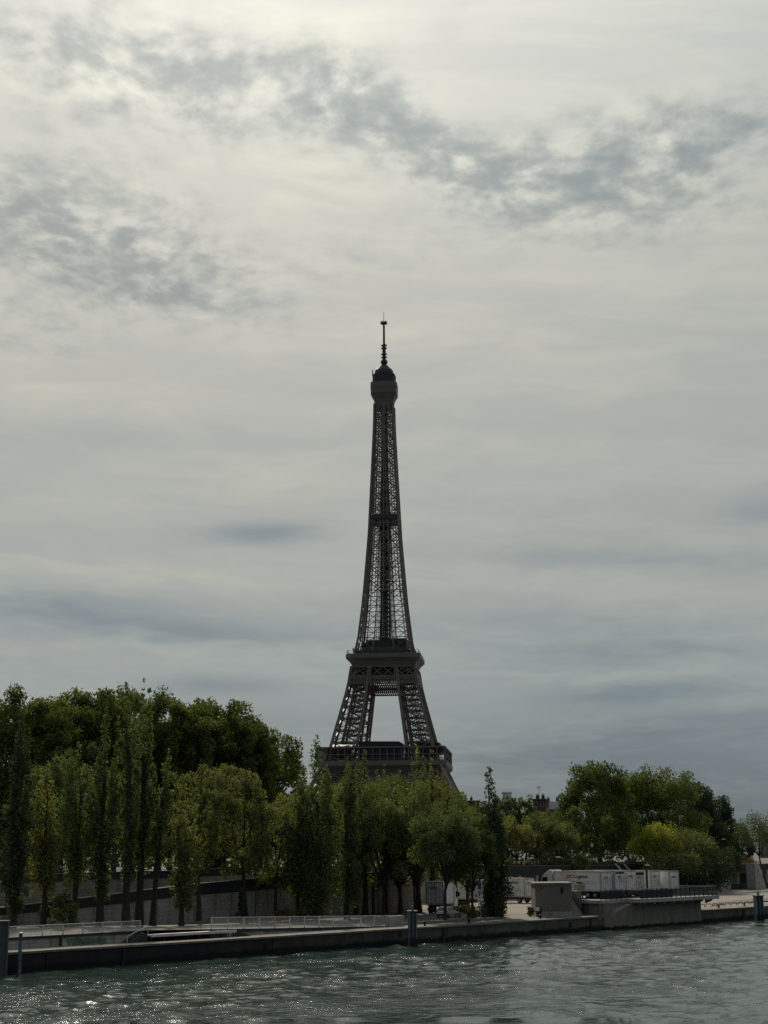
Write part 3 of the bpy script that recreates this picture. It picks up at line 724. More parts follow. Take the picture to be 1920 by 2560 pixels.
    for k in range(4):
        ca, sa = math.cos(k * math.pi / 2), math.sin(k * math.pi / 2); tr = lambda x, y, z: (x * ca - y * sa, x * sa + y * ca, z)
        for x in np.arange(-35.8, 36, 3.98): mb.bar(tr(x, -35.9, 53.4), tr(x, -35.9, 60.6), .45)
        mb.bar(tr(-36, -35.9, 54.7), tr(36, -35.9, 54.7), .16); mb.bar(tr(-36, -35.9, 57.0), tr(36, -35.9, 57.0), .3)
        for x in np.arange(-36, 36, 0.7): mb.bar(tr(x, -35.9, 53.4), tr(x, -35.9, 54.7), .10)
        mb.add([tr(-36.4, -36.4, 60.5), tr(36.4, -36.4, 60.5), tr(29, -29, 60.5), tr(-29, -29, 60.5), tr(-36.4, -36.4, 61.3), tr(36.4, -36.4, 61.3), tr(29, -29, 61.3), tr(-29, -29, 61.3)],
               [(3, 2, 1, 0), (4, 5, 6, 7), (0, 1, 5, 4), (1, 2, 6, 5), (2, 3, 7, 6), (3, 0, 4, 7)])
    mb.build('gallery', M['iron'], t)
    for k in range(4):
        ca, sa = math.cos(k * math.pi / 2), math.sin(k * math.pi / 2)
        pv = MB()
        pv.prism([(-12.5, 53.5), (12.5, 53.5), (12.5, 60.6), (11.5, 62.2), (9.6, 63.0), (-12.5, 63.2)], 'y', -31.5, -19)
        pv.v = [(x * ca - y * sa, x * sa + y * ca, z) for x, y, z in pv.v]; po = pv.build('pavilion', M['glass_dark'], t)
        rf = MB(); rf.prism([(-13.0, 63.22), (9.8, 63.05), (11.8, 62.3), (12.9, 60.6), (13.4, 60.6), (12.2, 63.2), (10.1, 64.3), (-13.0, 64.6)], 'y', -32, -18.5)
        rf.v = [(x * ca - y * sa, x * sa + y * ca, z) for x, y, z in rf.v]; rf.build('roof', M['pavilion_red'], po)
    # second floor
    f2 = MB(); f2.lathe([(18.2, 108.3), (18.5, 109.6), (19.4, 111.2), (21.1, 112.9), (21.6, 113.2), (21.6, 115.6), (20.9, 115.7)], 4 * 10, 24); f2.build('second_platform', M['iron'], t)
    mb = MB()
    for k in range(4):
        ca, sa = math.cos(k * math.pi / 2), math.sin(k * math.pi / 2); tr = lambda x, y, z: (x * ca - y * sa, x * sa + y * ca, z)
        mb.bar(tr(-20.6, -20.6, 117.6), tr(20.6, -20.6, 117.6), .12)
        for x in np.arange(-20.6, 20.7, 1.03): mb.bar(tr(x, -20.6, 115.6), tr(x, -20.6 + .25 * math.sin(x), 117.6), .10)
        mb.bar(tr(-17.6, -17.6, 119.3), tr(17.6, -17.6, 119.3), .25)
        for x in np.arange(-17.6, 17.7, 1.1): mb.bar(tr(x, -17.6, 117.8), tr(x, -17.6, 119.3), .12)
    mb.build('balustrade', M['iron'], t)
    mb = MB(); mb.lathe([(17.9, 115.7), (17.9, 117.9)], 4 * 6, 24); mb.span(-10.5, 10.5, -11.5, 11.5, 117.9, 124.6); mb.span(-13, -5, -9, 9, 117.9, 123.6); mb.span(4, 13.2, -9, 9, 117.9, 125.4)
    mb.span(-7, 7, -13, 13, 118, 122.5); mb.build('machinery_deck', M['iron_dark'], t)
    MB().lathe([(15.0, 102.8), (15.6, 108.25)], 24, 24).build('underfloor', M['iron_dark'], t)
    # shaft above the second floor
    mb = MB(); lv = [115.7]
    while lv[-1] < 268: lv.append(lv[-1] + max(5.2, 10.1 - (lv[-1] - 115) * 0.033))
    lv[-1] = 270.0
    for k in range(4):
        ca, sa = math.cos(k * math.pi / 2), math.sin(k * math.pi / 2); tr = lambda x, y, z: (x * ca - y * sa, x * sa + y * ca, z)
        for h0, h1 in zip(lv[:-1], lv[1:]):
            a0, a1, b0, b1 = fa(h0), fa(h1), fb(h0), fb(h1); hb = h0 + (h1 - h0) * 0.30; am, bm = fa(hb), fb(hb)
            mb.bar(tr(-a0, -a0, h0), tr(-a1, -a1, h1), 1.15)
            wi = float(np.interp(h0, [115, 200, 270], [1.0, 1.0, 0.95]))       # doubled corner chord
            mb.bar(tr(-a0 + wi + .75, -a0, h0), tr(-a1 + wi + .7, -a1, h1), .5); mb.bar(tr(a0 - wi - .75, -a0, h0), tr(a1 - wi - .7, -a1, h1), .5)
            for hh in np.arange(h0, h1, 1.5):
                aa = fa(hh); a2 = fa(min(hh + 1.5, h1)); e = 1.75; mb.bar(tr(-aa, -aa, hh), tr(-a2 + e, -a2, hh + 1.4), .17); mb.bar(tr(aa, -aa, hh), tr(a2 - e, -a2, hh + 1.4), .17)
            for sg in (-1, 1):
                mb.bar(tr(sg * b0, -a0, h0), tr(sg * b1, -a1, h1), .66)
                mb.bar(tr(sg * am, -am, hb), tr(sg * b1, -a1, h1), .32); mb.bar(tr(sg * bm, -am, hb), tr(sg * a1, -a1, h1), .32)
                # inner faces of each pillar
                mb.bar(tr(sg * b0, -b0, h0), tr(sg * b1, -b1, h1), .34); (mb.bar(tr(sg * b0, -a0, h0), tr(sg * b1, -b1, h1), .3) if h0 > 175 else None)
                # small lattice in the girder band
                n = 3
                for i in range(n if h0 > 165 else 0):
                    x0 = bm + (am - bm) * i / n; x1 = bm + (am - bm) * (i + 1) / n; y0 = b0 + (a0 - b0) * i / n; y1 = b0 + (a0 - b0) * (i + 1) / n
                    mb.bar(tr(sg * y0, -a0, h0), tr(sg * x1, -am, hb), .2); mb.bar(tr(sg * y1, -a0, h0), tr(sg * x0, -am, hb), .2)
            mb.bar(tr(-a0, -a0, h0), tr(a0, -a0, h0), .42); mb.bar(tr(-am, -am, hb), tr(am, -am, hb), .3)
            if h0 > 150: mb.bar(tr(-b0, -a0, h0), tr(b1, -a1, h1), .34); mb.bar(tr(b0, -a0, h0), tr(-b1, -a1, h1), .34)
            if h0 > 150:                                                       # closer lattice higher up
                mb.bar(tr(0, -a0, h0), tr(0, -a1, h1), .55)
                for sg in (-1, 1): mb.bar(tr(sg * (a0 + b0) / 2, -a0, h0), tr(sg * (a1 + b1) / 2, -a1, h1), .36); mb.bar(tr(sg * a0, -a0, h0), tr(0, -a1, h1), .34); mb.bar(tr(0, -a0, h0), tr(sg * a1, -a1, h1), .34)
    mb.build('shaft', M['iron'], t)
    mb = MB()
    for x, y in ((-2.6, -2.6), (2.6, -2.6), (2.6, 2.6), (-2.6, 2.6), (0, -2.6), (0, 2.6), (-1.2, 0), (1.2, 0)):
        sc = lambda h: min(1.0, fa(h) / 9.0); mb.bar((x, y, 118), (x * .8, y * .8, 200), .8); mb.bar((x * .8, y * .8, 200), (x * .55, y * .55, 268), .7)
    for i, h in enumerate(np.arange(119, 268, 2.6)):
        q = float(np.interp(h, [118, 200, 268], [2.6, 2.1, 1.5])); s_ = 1 if i % 2 else -1
        mb.bar((-q, -q, h), (q, -q, h + 2.4), .36); mb.bar((-q, q, h + 2.4), (q, q, h), .36); mb.bar((-q, -q, h), (q, -q, h), .42); mb.bar((-q, q, h), (q, q, h), .42)
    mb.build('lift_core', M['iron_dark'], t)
    for h in (163.0, 231.0): MB().span(-1.9, 1.9, -3.4, -1.0, h, h + 4.4).build('lift_car', M['iron_dark'], t)
    hm = h_of(1300); MB().lathe([(fa(hm) - .3, hm - 2.4), (fa(hm) + .75, hm - .9), (fa(hm) + .75, hm + 1.2), (fa(hm) - .4, hm + 2.2)], 4 * 6, 30).build('intermediate_platform', M['iron_dark'], t)
    # summit
    H = h_of; k = lambda px: px / 2 * .5 / 1.93                                # photo pixels across -> half width in metres
    mb = MB()
    mb.lathe([(5.5, H(1024)), (5.7, H(1012)), (6.2, H(1003)), (7.2, H(994)), (8.0, H(989)), (8.05, H(977))], 32, 6); mb.build('summit_flare', M['iron'], t)
    mb = MB()
    mb.lathe([(8.05, H(976.5)), (8.15, H(975)), (8.1, H(962)), (7.6, H(961.5))], 32, 6); mb.build('summit_cabin', M['iron'], t)
    mb = MB()
    mb.lathe([(7.0, H(961.4)), (6.9, H(944)), (7.1, H(943.5)), (7.1, H(942))], 32, 5); mb.lathe([(6.2, H(941.9)), (6.0, H(935.5)), (5.8, H(934)), (5.4, H(928)), (3.6, H(921)), (2.3, H(915))], 24, 3); mb.build('summit_deck', M['iron_dark'], t)
    mb = MB(); rr = random.Random(3)
    for i in range(42):
        a = rr.uniform(0, 6.28); q = rr.uniform(2.6, 6.6); z0 = H(945) if q > 5.6 else H(935) + (6.2 - q) * .7; p = (q * math.cos(a), q * math.sin(a)); MB().bar((*p, z0 - 1), (*p, z0 + rr.uniform(.8, 2.4)), rr.uniform(.16, .5)).build('aerial', M['iron_dark'], t)
    MB().bar((-7.0, -1.5, H(942)), (-7.0, -1.5, H(926)), .55).build('aerial', M['iron_dark'], t)
    mb = MB()
    for i in range(16):
        a = i * math.pi / 8; mb.bar((7.7 * math.cos(a), 7.7 * math.sin(a), H(961)), (7.4 * math.cos(a + .15), 7.4 * math.sin(a + .15), H(956)), .16)
    for i in range(8):
        a = i * math.pi / 4 + .4; mb.bar((6.1 * math.cos(a), 6.1 * math.sin(a), H(1000)), (7.6 * math.cos(a), 7.6 * math.sin(a), H(990)), .35)
    mb.build('summit_braces', M['iron'], t)
    mb = MB(); mb.lathe([(1.4, H(916)), (1.5, H(911)), (2.1, H(908)), (2.15, H(903)), (1.6, H(900.5)), (1.1, H(900))], 20); mb.build('lantern', M['iron_dark'], t)
    an = MB(); an.lathe([(1.1, H(900.2)), (1.08, H(861)), (.75, H(860)), (.66, H(859.5)), (.62, H(811)), (.35, H(809))], 12); ao = an.build('antenna_mast', M['iron_dark'], t)
    for yy in (864, 871, 886, 894):
        mb = MB()
        for kx in range(4):
            c, s_ = math.cos(kx * math.pi / 2), math.sin(kx * math.pi / 2); mb.bar((.8 * c, .8 * s_, H(yy)), (1.75 * c, 1.75 * s_, H(yy) + .1), .5, .9)
        mb.build('cross_arm', M['iron_dark'], ao)
    mb = MB(); mb.lathe([(.5, H(811)), (1.0, H(809.5)), (1.0, H(806)), (.4, H(805))], 12)
    for kx in range(8):
        c, s_ = math.cos(kx * math.pi / 4), math.sin(kx * math.pi / 4); mb.bar((.6 * c, .6 * s_, H(809.5)), (2.25 * c, 2.25 * s_, H(809.3)), .35, .55); mb.bar((.6 * c, .6 * s_, H(806)), (2.1 * c, 2.1 * s_, H(804.6)), .3, .5)
    mb.build('antenna_ring', M['iron_dark'], ao)
    MB().tube([(0, 0, H(806)), (0, 0, H(779.5))], [.24, .12], 6).build('antenna_rod', M['iron_dark'], ao)


build_tower()

# ------------------------------------------------------------------ trees


def leaf_quads(C, size, rg, droop=0.0, up=0.0):
    n = len(C); a = rg.normal(size=(n, 3)); a[:, 2] -= droop; a /= np.linalg.norm(a, axis=1)[:, None]
    b = rg.normal(size=(n, 3)); b -= (b * a).sum(1)[:, None] * a; b /= np.linalg.norm(b, axis=1)[:, None]
    s = size * (0.45 + 1.15 * rg.uniform(0, 1, n) ** 1.6)[:, None]
    a = a * s * 0.5; b = b * s * 0.34
    V = np.stack([C - a, C + b * .9 - a * .1, C + a, C - b * .9 - a * .1], 1).reshape(-1, 3)
    return V, np.arange(4 * n).reshape(n, 4)


def crown_points(kind, H, hb, Rr, rg):
    """clump centres and clump radii; H tree height, hb crown base, Rr crown radius"""
    hc = H - hb
    if kind == 'round':
        n = int(70 + 9 * Rr); d = rg.normal(size=(n, 3)); d /= np.linalg.norm(d, axis=1)[:, None]; d = np.sign(d) * np.abs(d) ** .78; rad = rg.uniform(.25, 1, n) ** .38
        P = d * rad[:, None]; P[:, 2] = np.where(P[:, 2] < 0, P[:, 2] * .95, P[:, 2])
        # fuller low down, lumpy dome
        wob = 1 + .18 * np.sin(3 * np.arctan2(P[:, 1], P[:, 0]) + rg.uniform(0, 6))
        C = np.stack([P[:, 0] * Rr * .9 * wob, P[:, 1] * Rr * .9, hb + hc * (.5 + .47 * P[:, 2])], 1)
        r = Rr * rg.uniform(.15, .27, n)
    elif kind == 'poplar':
        C = []; r = []
        lead = int(rg.integers(3, 6))
        for k in range(lead):                              # upright leaders
            a = rg.uniform(0, 6.28); q = 0 if k == 0 else Rr * rg.uniform(.25, .62); top = H if k == 0 else hb + hc * rg.uniform(.62, .95)
            m = int(hc / .9)
            for t in np.linspace(0, 1, m):
                z = hb + (top - hb) * t; e = q * min(1, t * 2.2); tp = (1 - t) ** .55
                C.append((e * math.cos(a) + rg.normal(0, .18 * Rr * tp), e * math.sin(a) + rg.normal(0, .18 * Rr * tp), z)); r.append(max(.26, Rr * .42 * (0.25 + .75 * tp) * rg.uniform(.6, 1.15) * (0.55 + .45 * min(1, t * 4))))
        for k in range(int(hc * 1.3)):                     # short ascending side sprays
            t = rg.uniform(0.02, .72); a = rg.uniform(0, 6.28); q = Rr * (1 - t) ** .4 * rg.uniform(.45, 1.0); C.append((q * math.cos(a), q * math.sin(a), hb + hc * t + q * .5)); r.append(Rr * rg.uniform(.14, .3))
        C = np.array(C); r = np.array(r)
    elif kind == 'spread':
        n = int(60 + 9 * Rr); d = rg.normal(size=(n, 3)); d[:, 2] = np.abs(d[:, 2]) * .9 - .25; d /= np.linalg.norm(d, axis=1)[:, None]; rad = rg.uniform(.2, 1, n) ** .5
        C = np.stack([d[:, 0] * rad * Rr * .9, d[:, 1] * rad * Rr * .9, hb + hc * .42 + d[:, 2] * rad * hc * .52], 1); C[:, 2] += rg.normal(0, hc * .05, n)
        r = Rr * rg.uniform(.13, .26, n)
    elif kind == 'cone':
        n = int(60 + 6 * Rr); t = rg.uniform(0, 1, n) ** 1.3; a = rg.uniform(0, 6.28, n); q = Rr * (1 - t * .88) * rg.uniform(.35, .95, n)
        C = np.stack([q * np.cos(a), q * np.sin(a), hb + hc * t * .96], 1); r = Rr * rg.uniform(.16, .28, n) * (1 - .5 * t)
    else:                                                  # bush
        n = int(16 + 8 * Rr); d = rg.normal(size=(n, 3)); d[:, 2] = np.abs(d[:, 2]); d /= np.linalg.norm(d, axis=1)[:, None]; rad = rg.uniform(.3, 1, n) ** .5
        C = np.stack([d[:, 0] * rad * Rr * .8, d[:, 1] * rad * Rr * .8, hb + d[:, 2] * rad * hc * .85], 1); r = np.minimum(Rr, hc) * rg.uniform(.22, .38, n)
    return C, r


def make_tree(name, label, cat, loc, kind, H, hb, Rr, leaf, mat, seed, dens=1.0, bark='bark', group=None, lean=0.0, stretch=1.0, multi=1):
    rg = np.random.default_rng(seed)
    t = thing(name, label, cat, loc, rg.uniform(0, 0.4) if kind != 'cone' else 0, group)
    C, r = crown_points(kind, H, hb, Rr, rg)
    C[:, 0] *= stretch
    leanv = lambda z: lean * (z / H) ** 1.5
    C[:, 0] += leanv(C[:, 2])
    area = math.pi * .25 * 2 * Rr * stretch * (H - hb) * (0.75 if kind == 'poplar' else 1.0)
    N = int(min(26000, max(300, dens * 5.2 * area / (leaf * leaf * .34))))
    w = r ** 2; w = w / w.sum(); ids = rg.choice(len(C), N, p=w)
    d = rg.normal(size=(N, 3)); d /= np.linalg.norm(d, axis=1)[:, None]; q = r[ids] * rg.uniform(0, 1, N) ** .45
    off_ = d * q[:, None]
    if kind == 'poplar': off_[:, 2] *= 1.5
    if kind == 'spread': off_[:, 2] *= 1.15
    L = C[ids] + off_; L[:, 2] = np.maximum(L[:, 2], 0.05)
    # stray twigs break up the outline
    ns = N // 70; j = rg.integers(0, N, ns); cen = np.array([0, 0, hb + (H - hb) * .45]); dv = L[j] - cen; L[j] += dv / (np.linalg.norm(dv, axis=1)[:, None] + 1e-6) * rg.uniform(.1, .09 * Rr + .5, ns)[:, None]
    V, F = leaf_quads(L, leaf, rg, .25 if kind == 'spread' else 0)
    link('crown', mesh_np('crown', V, F, M[mat]), t)
    mb = MB(); r0 = max(.05, H * .0135 + .06) if kind not in ('bush',) else .06
    if kind == 'bush':
        for i in range(4): a = rg.uniform(0, 6.28); mb.tube([(0, 0, -.1), (.3 * Rr * math.cos(a), .3 * Rr * math.sin(a), H * .5)], [.05, .02], 5)
    else:
        fork = hb + (H - hb) * (.62 if kind in ('poplar', 'cone') else .25 if kind == 'round' else .12)
        for mt in range(multi):
            ang = rg.uniform(0, 6.28) if multi > 1 else 0; ox = (0.35 * math.cos(ang), .35 * math.sin(ang)) if multi > 1 else (0, 0); dv = (rg.normal(0, .5), rg.normal(0, .5)) if multi > 1 else (rg.normal(0, .12), rg.normal(0, .12))
            pts = []; rad = []
            for i in range(7):
                f = i / 6; z = -.2 + (fork + .2) * f; pts.append((ox[0] + dv[0] * f * 2 + .08 * math.sin(5 * f + seed) + leanv(max(z, 0)), ox[1] + dv[1] * f, z)); rad.append(r0 * (1.35 if i == 0 else 1 - .5 * f) / math.sqrt(multi))
            mb.tube(pts, rad, 8)
            top = np.array(pts[-1]); sel = rg.choice(len(C), min(len(C), 12 if kind != 'poplar' else 8), replace=False)
            for j in sel:
                c = C[j]; base = np.array(pts[int(rg.integers(3, 7))]) if kind in ('poplar', 'cone') else top - np.array([0, 0, rg.uniform(0, .25) * fork])
                if c[2] < base[2] + .3: continue
                mid = base * .45 + c * .55 + np.array([0, 0, -.06 * np.linalg.norm(c - base)]) + rg.normal(0, .12, 3); mb.tube([base, mid, c], [r0 * .42, r0 * .26, r0 * .08], 6)
    mb.build('stems' if kind == 'bush' else 'trunk', M[bark], t)
    return t


def px_tree(px, ytop, ybot, wpx, n, kind, mat, label, z0, leaf=.36, name='deciduous_tree', cat='tree', basepx=None, **kw):
    """a tree n metres inland whose crown spans the given pixels of the photograph"""
    P = on_n(px, 2200, n); bx = on_n(basepx or px, 2200, n); dep = np.dot(P - _C, _F)
    zt = on_n(px, ytop, n)[2]; zb = on_n(px, ybot, n)[2]; Rr = wpx / 2 * dep / FPX * {'poplar': 1.3, 'round': 1.38, 'spread': 1.28}.get(kind, 1.0)
    H = zt - z0; hb = max(.15, zb - z0)
    kw.setdefault('lean', float(P[0] - bx[0]))
    px_tree.seed += 1
    return make_tree(name, label, cat, (bx[0], bx[1], z0), kind, H, hb, Rr, leaf, mat, px_tree.seed, **kw)


px_tree.seed = 100
GP = 'plane trees along the upper promenade'
# upper promenade, left: the dark plane-tree mass (behind)
for (px, yt, w, n, txt) in ((-40, 1740, 190, 74, 'cut by the left edge'), (60, 1718, 170, 70, 'second from the left edge'), (150, 1712, 160, 76, 'behind the rounded green poplar at the left'),
                            (235, 1714, 170, 70, 'left of the two thin poplar spires'), (330, 1716, 170, 78, 'directly behind the two thin poplar spires'), (425, 1724, 160, 70, 'right of the two thin poplar spires'),
                            (505, 1742, 150, 76, 'above the yellowish trees in the left half'), (590, 1756, 150, 70, 'at the shoulder of the left tree mass'), (668, 1812, 130, 73, 'lowest, at the right end of the left tree mass'),
                            (548, 1748, 120, 66, 'tucked in front of its shoulder'), (628, 1785, 120, 66, 'filling the slope down to its right end'), (283, 1716, 120, 66, 'filling the gap behind the left spire'), (105, 1722, 130, 66, 'filling the gap near the left edge'), (465, 1735, 120, 66, 'filling the gap above the yellowish trees')):
    px_tree(px, yt, 2120, w, n, 'round', 'leaf_plane', 'big plane tree, left mass, ' + txt, 6.7, .46, 'plane_tree', group=GP, bark='bark_pale', dens=1.5)
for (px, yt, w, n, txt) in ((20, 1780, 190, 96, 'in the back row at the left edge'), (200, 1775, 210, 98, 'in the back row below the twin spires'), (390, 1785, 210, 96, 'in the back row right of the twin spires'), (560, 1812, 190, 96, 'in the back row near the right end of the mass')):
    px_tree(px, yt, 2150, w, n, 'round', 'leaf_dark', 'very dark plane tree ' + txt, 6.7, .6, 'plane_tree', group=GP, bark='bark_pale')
# filler planes along the promenade behind the quay trees
for (px, yt, w, n, txt) in ((790, 1965, 140, 76, 'left of the tower, low'), (890, 1950, 140, 80, 'in front of the left tower foot'), (990, 1945, 140, 76, 'in front of the middle of the tower'), (1090, 1955, 130, 78, 'in front of the right tower foot'), (1185, 2020, 130, 76, 'right of the tower foot')):
    px_tree(px, yt, 2130, w, n, 'round', 'leaf_plane', 'low plane tree on the promenade ' + txt, 6.7, .5, 'plane_tree', group=GP, bark='bark_pale')
# light green row on the promenade, seen between the poplars
for (px, yt, w, mat, txt) in ((88, 1918, 110, 'leaf_locust', 'round the long bare trunk'), (150, 1888, 120, 'leaf_locust', 'left of the fluffy poplar'), (228, 1905, 110, 'leaf_locust', 'under the thick trunked poplar'), (318, 1925, 110, 'leaf_locust', 'below the twin spires'),
                              (400, 1985, 100, 'leaf_locust', 'behind the leaning forked poplar'), (540, 1925, 120, 'leaf_lime', 'between the two yellowish trees'), (650, 1985, 110, 'leaf_locust', 'behind the lamp post'), (720, 1990, 100, 'leaf_locust', 'left of the tallest middle poplar'), (845, 1965, 110, 'leaf_locust', 'behind the slim leafy poplar')):
    px_tree(px, yt, 2150, w, 47, 'round', mat, 'light green promenade tree ' + txt, 6.7, .36, group='light green row on the promenade')
# far-off wood behind everything, one dark mass
wd = np.random.default_rng(11); N = 60000
Pw = np.stack([wd.uniform(-160, 420, N), wd.uniform(0, 9, N), wd.uniform(0, 1, N)], 1)
hw = 9.5 + 2.2 * np.sin(Pw[:, 0] * .11) + 1.2 * np.sin(Pw[:, 0] * .31 + 1) + .8 * np.sin(Pw[:, 0] * .83); Pw[:, 2] = 6.9 + hw * Pw[:, 2] ** .8
Gw = np.concatenate([P0 + np.outer(Pw[:, 0], UV) + np.outer(165 + Pw[:, 1], NV), Pw[:, 2:]], 1); V, F = leaf_quads(Gw, .95, wd)
tag(link('wood', mesh_np('wood', V, F, M['leaf_dark'])), 'dark distant band of trees behind the promenade', 'wood', kind='stuff')
# right: plane trees
for (px, yt, yb, w, n, mat, txt) in ((1500, 1908, 2145, 132, 66, 'leaf_plane', 'tallest of the right group, light topped'), (1575, 1936, 2140, 140, 72, 'leaf_plane', 'in the middle of the right group'), (1655, 1924, 2140, 165, 68, 'leaf_plane', 'broadest of the right group, above the bright yellow tree'),
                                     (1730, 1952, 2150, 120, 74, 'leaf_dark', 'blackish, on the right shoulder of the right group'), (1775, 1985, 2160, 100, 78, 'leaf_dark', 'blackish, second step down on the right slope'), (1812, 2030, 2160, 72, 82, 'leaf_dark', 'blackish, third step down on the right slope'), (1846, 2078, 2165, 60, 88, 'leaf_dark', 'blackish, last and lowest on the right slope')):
    px_tree(px, yt, yb, w, n, 'round', mat, 'plane tree ' + txt, 6.7, .5, 'plane_tree', group=GP, bark='bark_pale', dens=1.9)
px_tree(1452, 2005, 2140, 54, 62, 'round', 'leaf_plane', 'smaller plane tree on the left flank of the right group', 6.7, .46, 'plane_tree', group=GP, bark='bark_pale')
# far light green trees beyond the lot
for (px, yt, yb, w, n, txt) in ((1272, 1985, 2140, 70, 150, 'beside the white rooftop'), (1316, 1985, 2140, 62, 145, 'just left of the brown rooftop'), (1350, 2018, 2140, 62, 145, 'below the brown rooftop'), (1392, 2022, 2140, 66, 140, 'below the zinc rooftop'), (1215, 2010, 2140, 90, 140, 'hidden behind the tall thin poplar'), (1150, 2010, 2140, 90, 150, 'by the right tower foot')):
    px_tree(px, yt, yb, w, n, 'round', 'leaf_olive', 'distant olive green tree ' + txt, 6.7, .7, group='distant trees below the rooftops')
for (px, yt, yb, w, n, txt) in ((1290, 2035, 2160, 84, 60, 'left of the three beyond the lorries'), (1345, 2028, 2160, 84, 63, 'middle of the three beyond the lorries'), (1402, 2035, 2158, 84, 60, 'right of the three beyond the lorries')):
    px_tree(px, yt, yb, w, n, 'spread', 'leaf_lime', 'loose light green tree, ' + txt, 6.7, .36, group='light green trees beyond the lorries', dens=1.1)
# lower quay, left to right
GQ = 'poplars on the lower quay'
Q = [
    (38, 1768, 2265, 92, 25, 'poplar', 'leaf_dark', 'broad dark poplar at the left edge, foliage down to the railing', 1.2, 2.5, {}),
    (112, 1915, 2225, 96, 27, 'poplar', 'leaf_locust', 'thin brownish green poplar with a long bare trunk, third trunk from the left', 1.0, 2.5, {'basepx': 112}),
    (186, 1862, 2200, 120, 29, 'poplar', 'leaf_poplar', 'fluffy mid green poplar left of the twin spires', 1.0, 2.5, {}),
    (252, 1738, 2235, 82, 26, 'poplar', 'leaf_poplar', 'tall dark poplar with a thick bare trunk foot, just left of the twin spires', 1.0, 2.5, {}),
    (298, 1708, 2200, 60, 24, 'poplar', 'leaf_poplar', 'very tall slender poplar, left one of the twin spires', .95, 2.5, {'basepx': 318}),
    (344, 1700, 2190, 56, 25, 'poplar', 'leaf_poplar', 'very tall slender poplar, right and higher one of the twin spires', .9, 2.4, {'basepx': 352}),
    (420, 1880, 2150, 84, 24, 'poplar', 'leaf_poplar', 'leaning forked poplar with a tall bare trunk right of the twin spires', .95, 2.3, {'basepx': 386}),
    (456, 1950, 2265, 84, 20, 'poplar', 'leaf_lime', 'small yellowish poplar with a low round crown and thin trunk', 1.1, 2.3, {}),
    (498, 1905, 2190, 92, 29, 'round', 'leaf_lime', 'yellowish green bushy tree left of the trunk by the lamp post', 1.0, 2.3, {}),
    (590, 1893, 2215, 112, 28, 'round', 'leaf_lime', 'tallest yellowish green tree, above the thin trunk by the lamp post', 1.0, 2.2, {'basepx': 615}),
    (690, 2010, 2235, 110, 29, 'round', 'leaf_locust', 'rounded mid green tree below the end of the dark plane trees', 1.0, 2.1, {}),
    (745, 1965, 2225, 90, 28, 'poplar', 'leaf_locust', 'light green poplar against the left side of the tallest middle poplar', 1.0, 2.1, {}),
    (790, 1842, 2280, 122, 24, 'poplar', 'leaf_poplar', 'tallest poplar of the middle group, left of the tower platform', 1.5, 2.1, {}),
    (868, 1895, 2270, 84, 23, 'poplar', 'leaf_poplar', 'slim poplar leafy to the ground, beside the tallest middle poplar', 1.1, 2.0, {}),
    (912, 1880, 2200, 82, 30, 'poplar', 'leaf_poplar', 'spiky poplar reaching up in front of the left part of the tower platform', .9, 1.9, {}),
    (962, 1912, 2200, 80, 31, 'poplar', 'leaf_locust', 'thin poplar top in front of the tower platform centre', .85, 1.9, {}),
    (1047, 1868, 2200, 80, 28, 'poplar', 'leaf_poplar', 'narrow poplar spire in front of the right part of the tower platform', .9, 1.8, {}),
    (1084, 1880, 2200, 66, 29, 'poplar', 'leaf_locust', 'narrow poplar spire below the right corner of the tower platform', .9, 1.8, {}),
    (1112, 1925, 2200, 70, 30, 'poplar', 'leaf_locust', 'short poplar spire right of the tower platform corner', .9, 1.8, {}),
    (890, 1925, 2200, 70, 29, 'poplar', 'leaf_locust', 'feathery light poplar below the left corner of the tower platform', 1.0, 1.9, {}),
    (1000, 1930, 2200, 80, 30, 'poplar', 'leaf_locust', 'feathery light poplar below the middle of the tower platform', 1.0, 1.9, {}),
    (1140, 1985, 2200, 70, 28, 'poplar', 'leaf_poplar', 'feathery poplar hiding the right tower foot', 1.0, 1.9, {}),
    (1168, 1990, 2215, 74, 26, 'poplar', 'leaf_locust', 'feathery light poplar between the tower foot and the open topped poplar', 1.0, 1.8, {}),
    (1230, 1926, 2285, 98, 9, 'poplar', 'leaf_dark', 'tall open topped poplar right of the tower, leafy to the ground by the sign', 1.6, 1.8, {}),
]
for (px, yt, yb, w, n, kind, mat, lab, dn, z0, kw) in Q:
    px_tree(px, yt, yb, w, n, kind, mat, lab, z0, .33, 'poplar_tree' if kind == 'poplar' else 'deciduous_tree', group=GQ if kind == 'poplar' else 'rounded trees on the lower quay', dens=dn, **kw)
GL = 'spreading trees on the lower quay'
for (px, yt, yb, w, n, bp, lab, z0) in ((935, 1950, 2240, 145, 24, 958, 'wide spreading tree with a thick forked trunk behind the railing end', 1.9), (1005, 1975, 2240, 120, 27, 1000, 'spreading tree with a pale slim trunk between thicker trunks', 1.85), (1055, 1955, 2240, 140, 22, 1036, 'spreading tree over the blue steel pile', 1.8),
                                      (1120, 1990, 2228, 150, 9, 1110, 'spreading tree whose thin dark trunk stands in front of the white car', 1.8), (1190, 2030, 2240, 120, 9, 1182, 'spreading tree with a thick dark forked trunk left of the sign', 1.8)):
    px_tree(px, yt, yb, w, n, 'spread', 'leaf_poplar' if n < 10 else 'leaf_locust', lab, z0, .26, 'spreading_tree', group=GL, dens=1.3, basepx=bp)
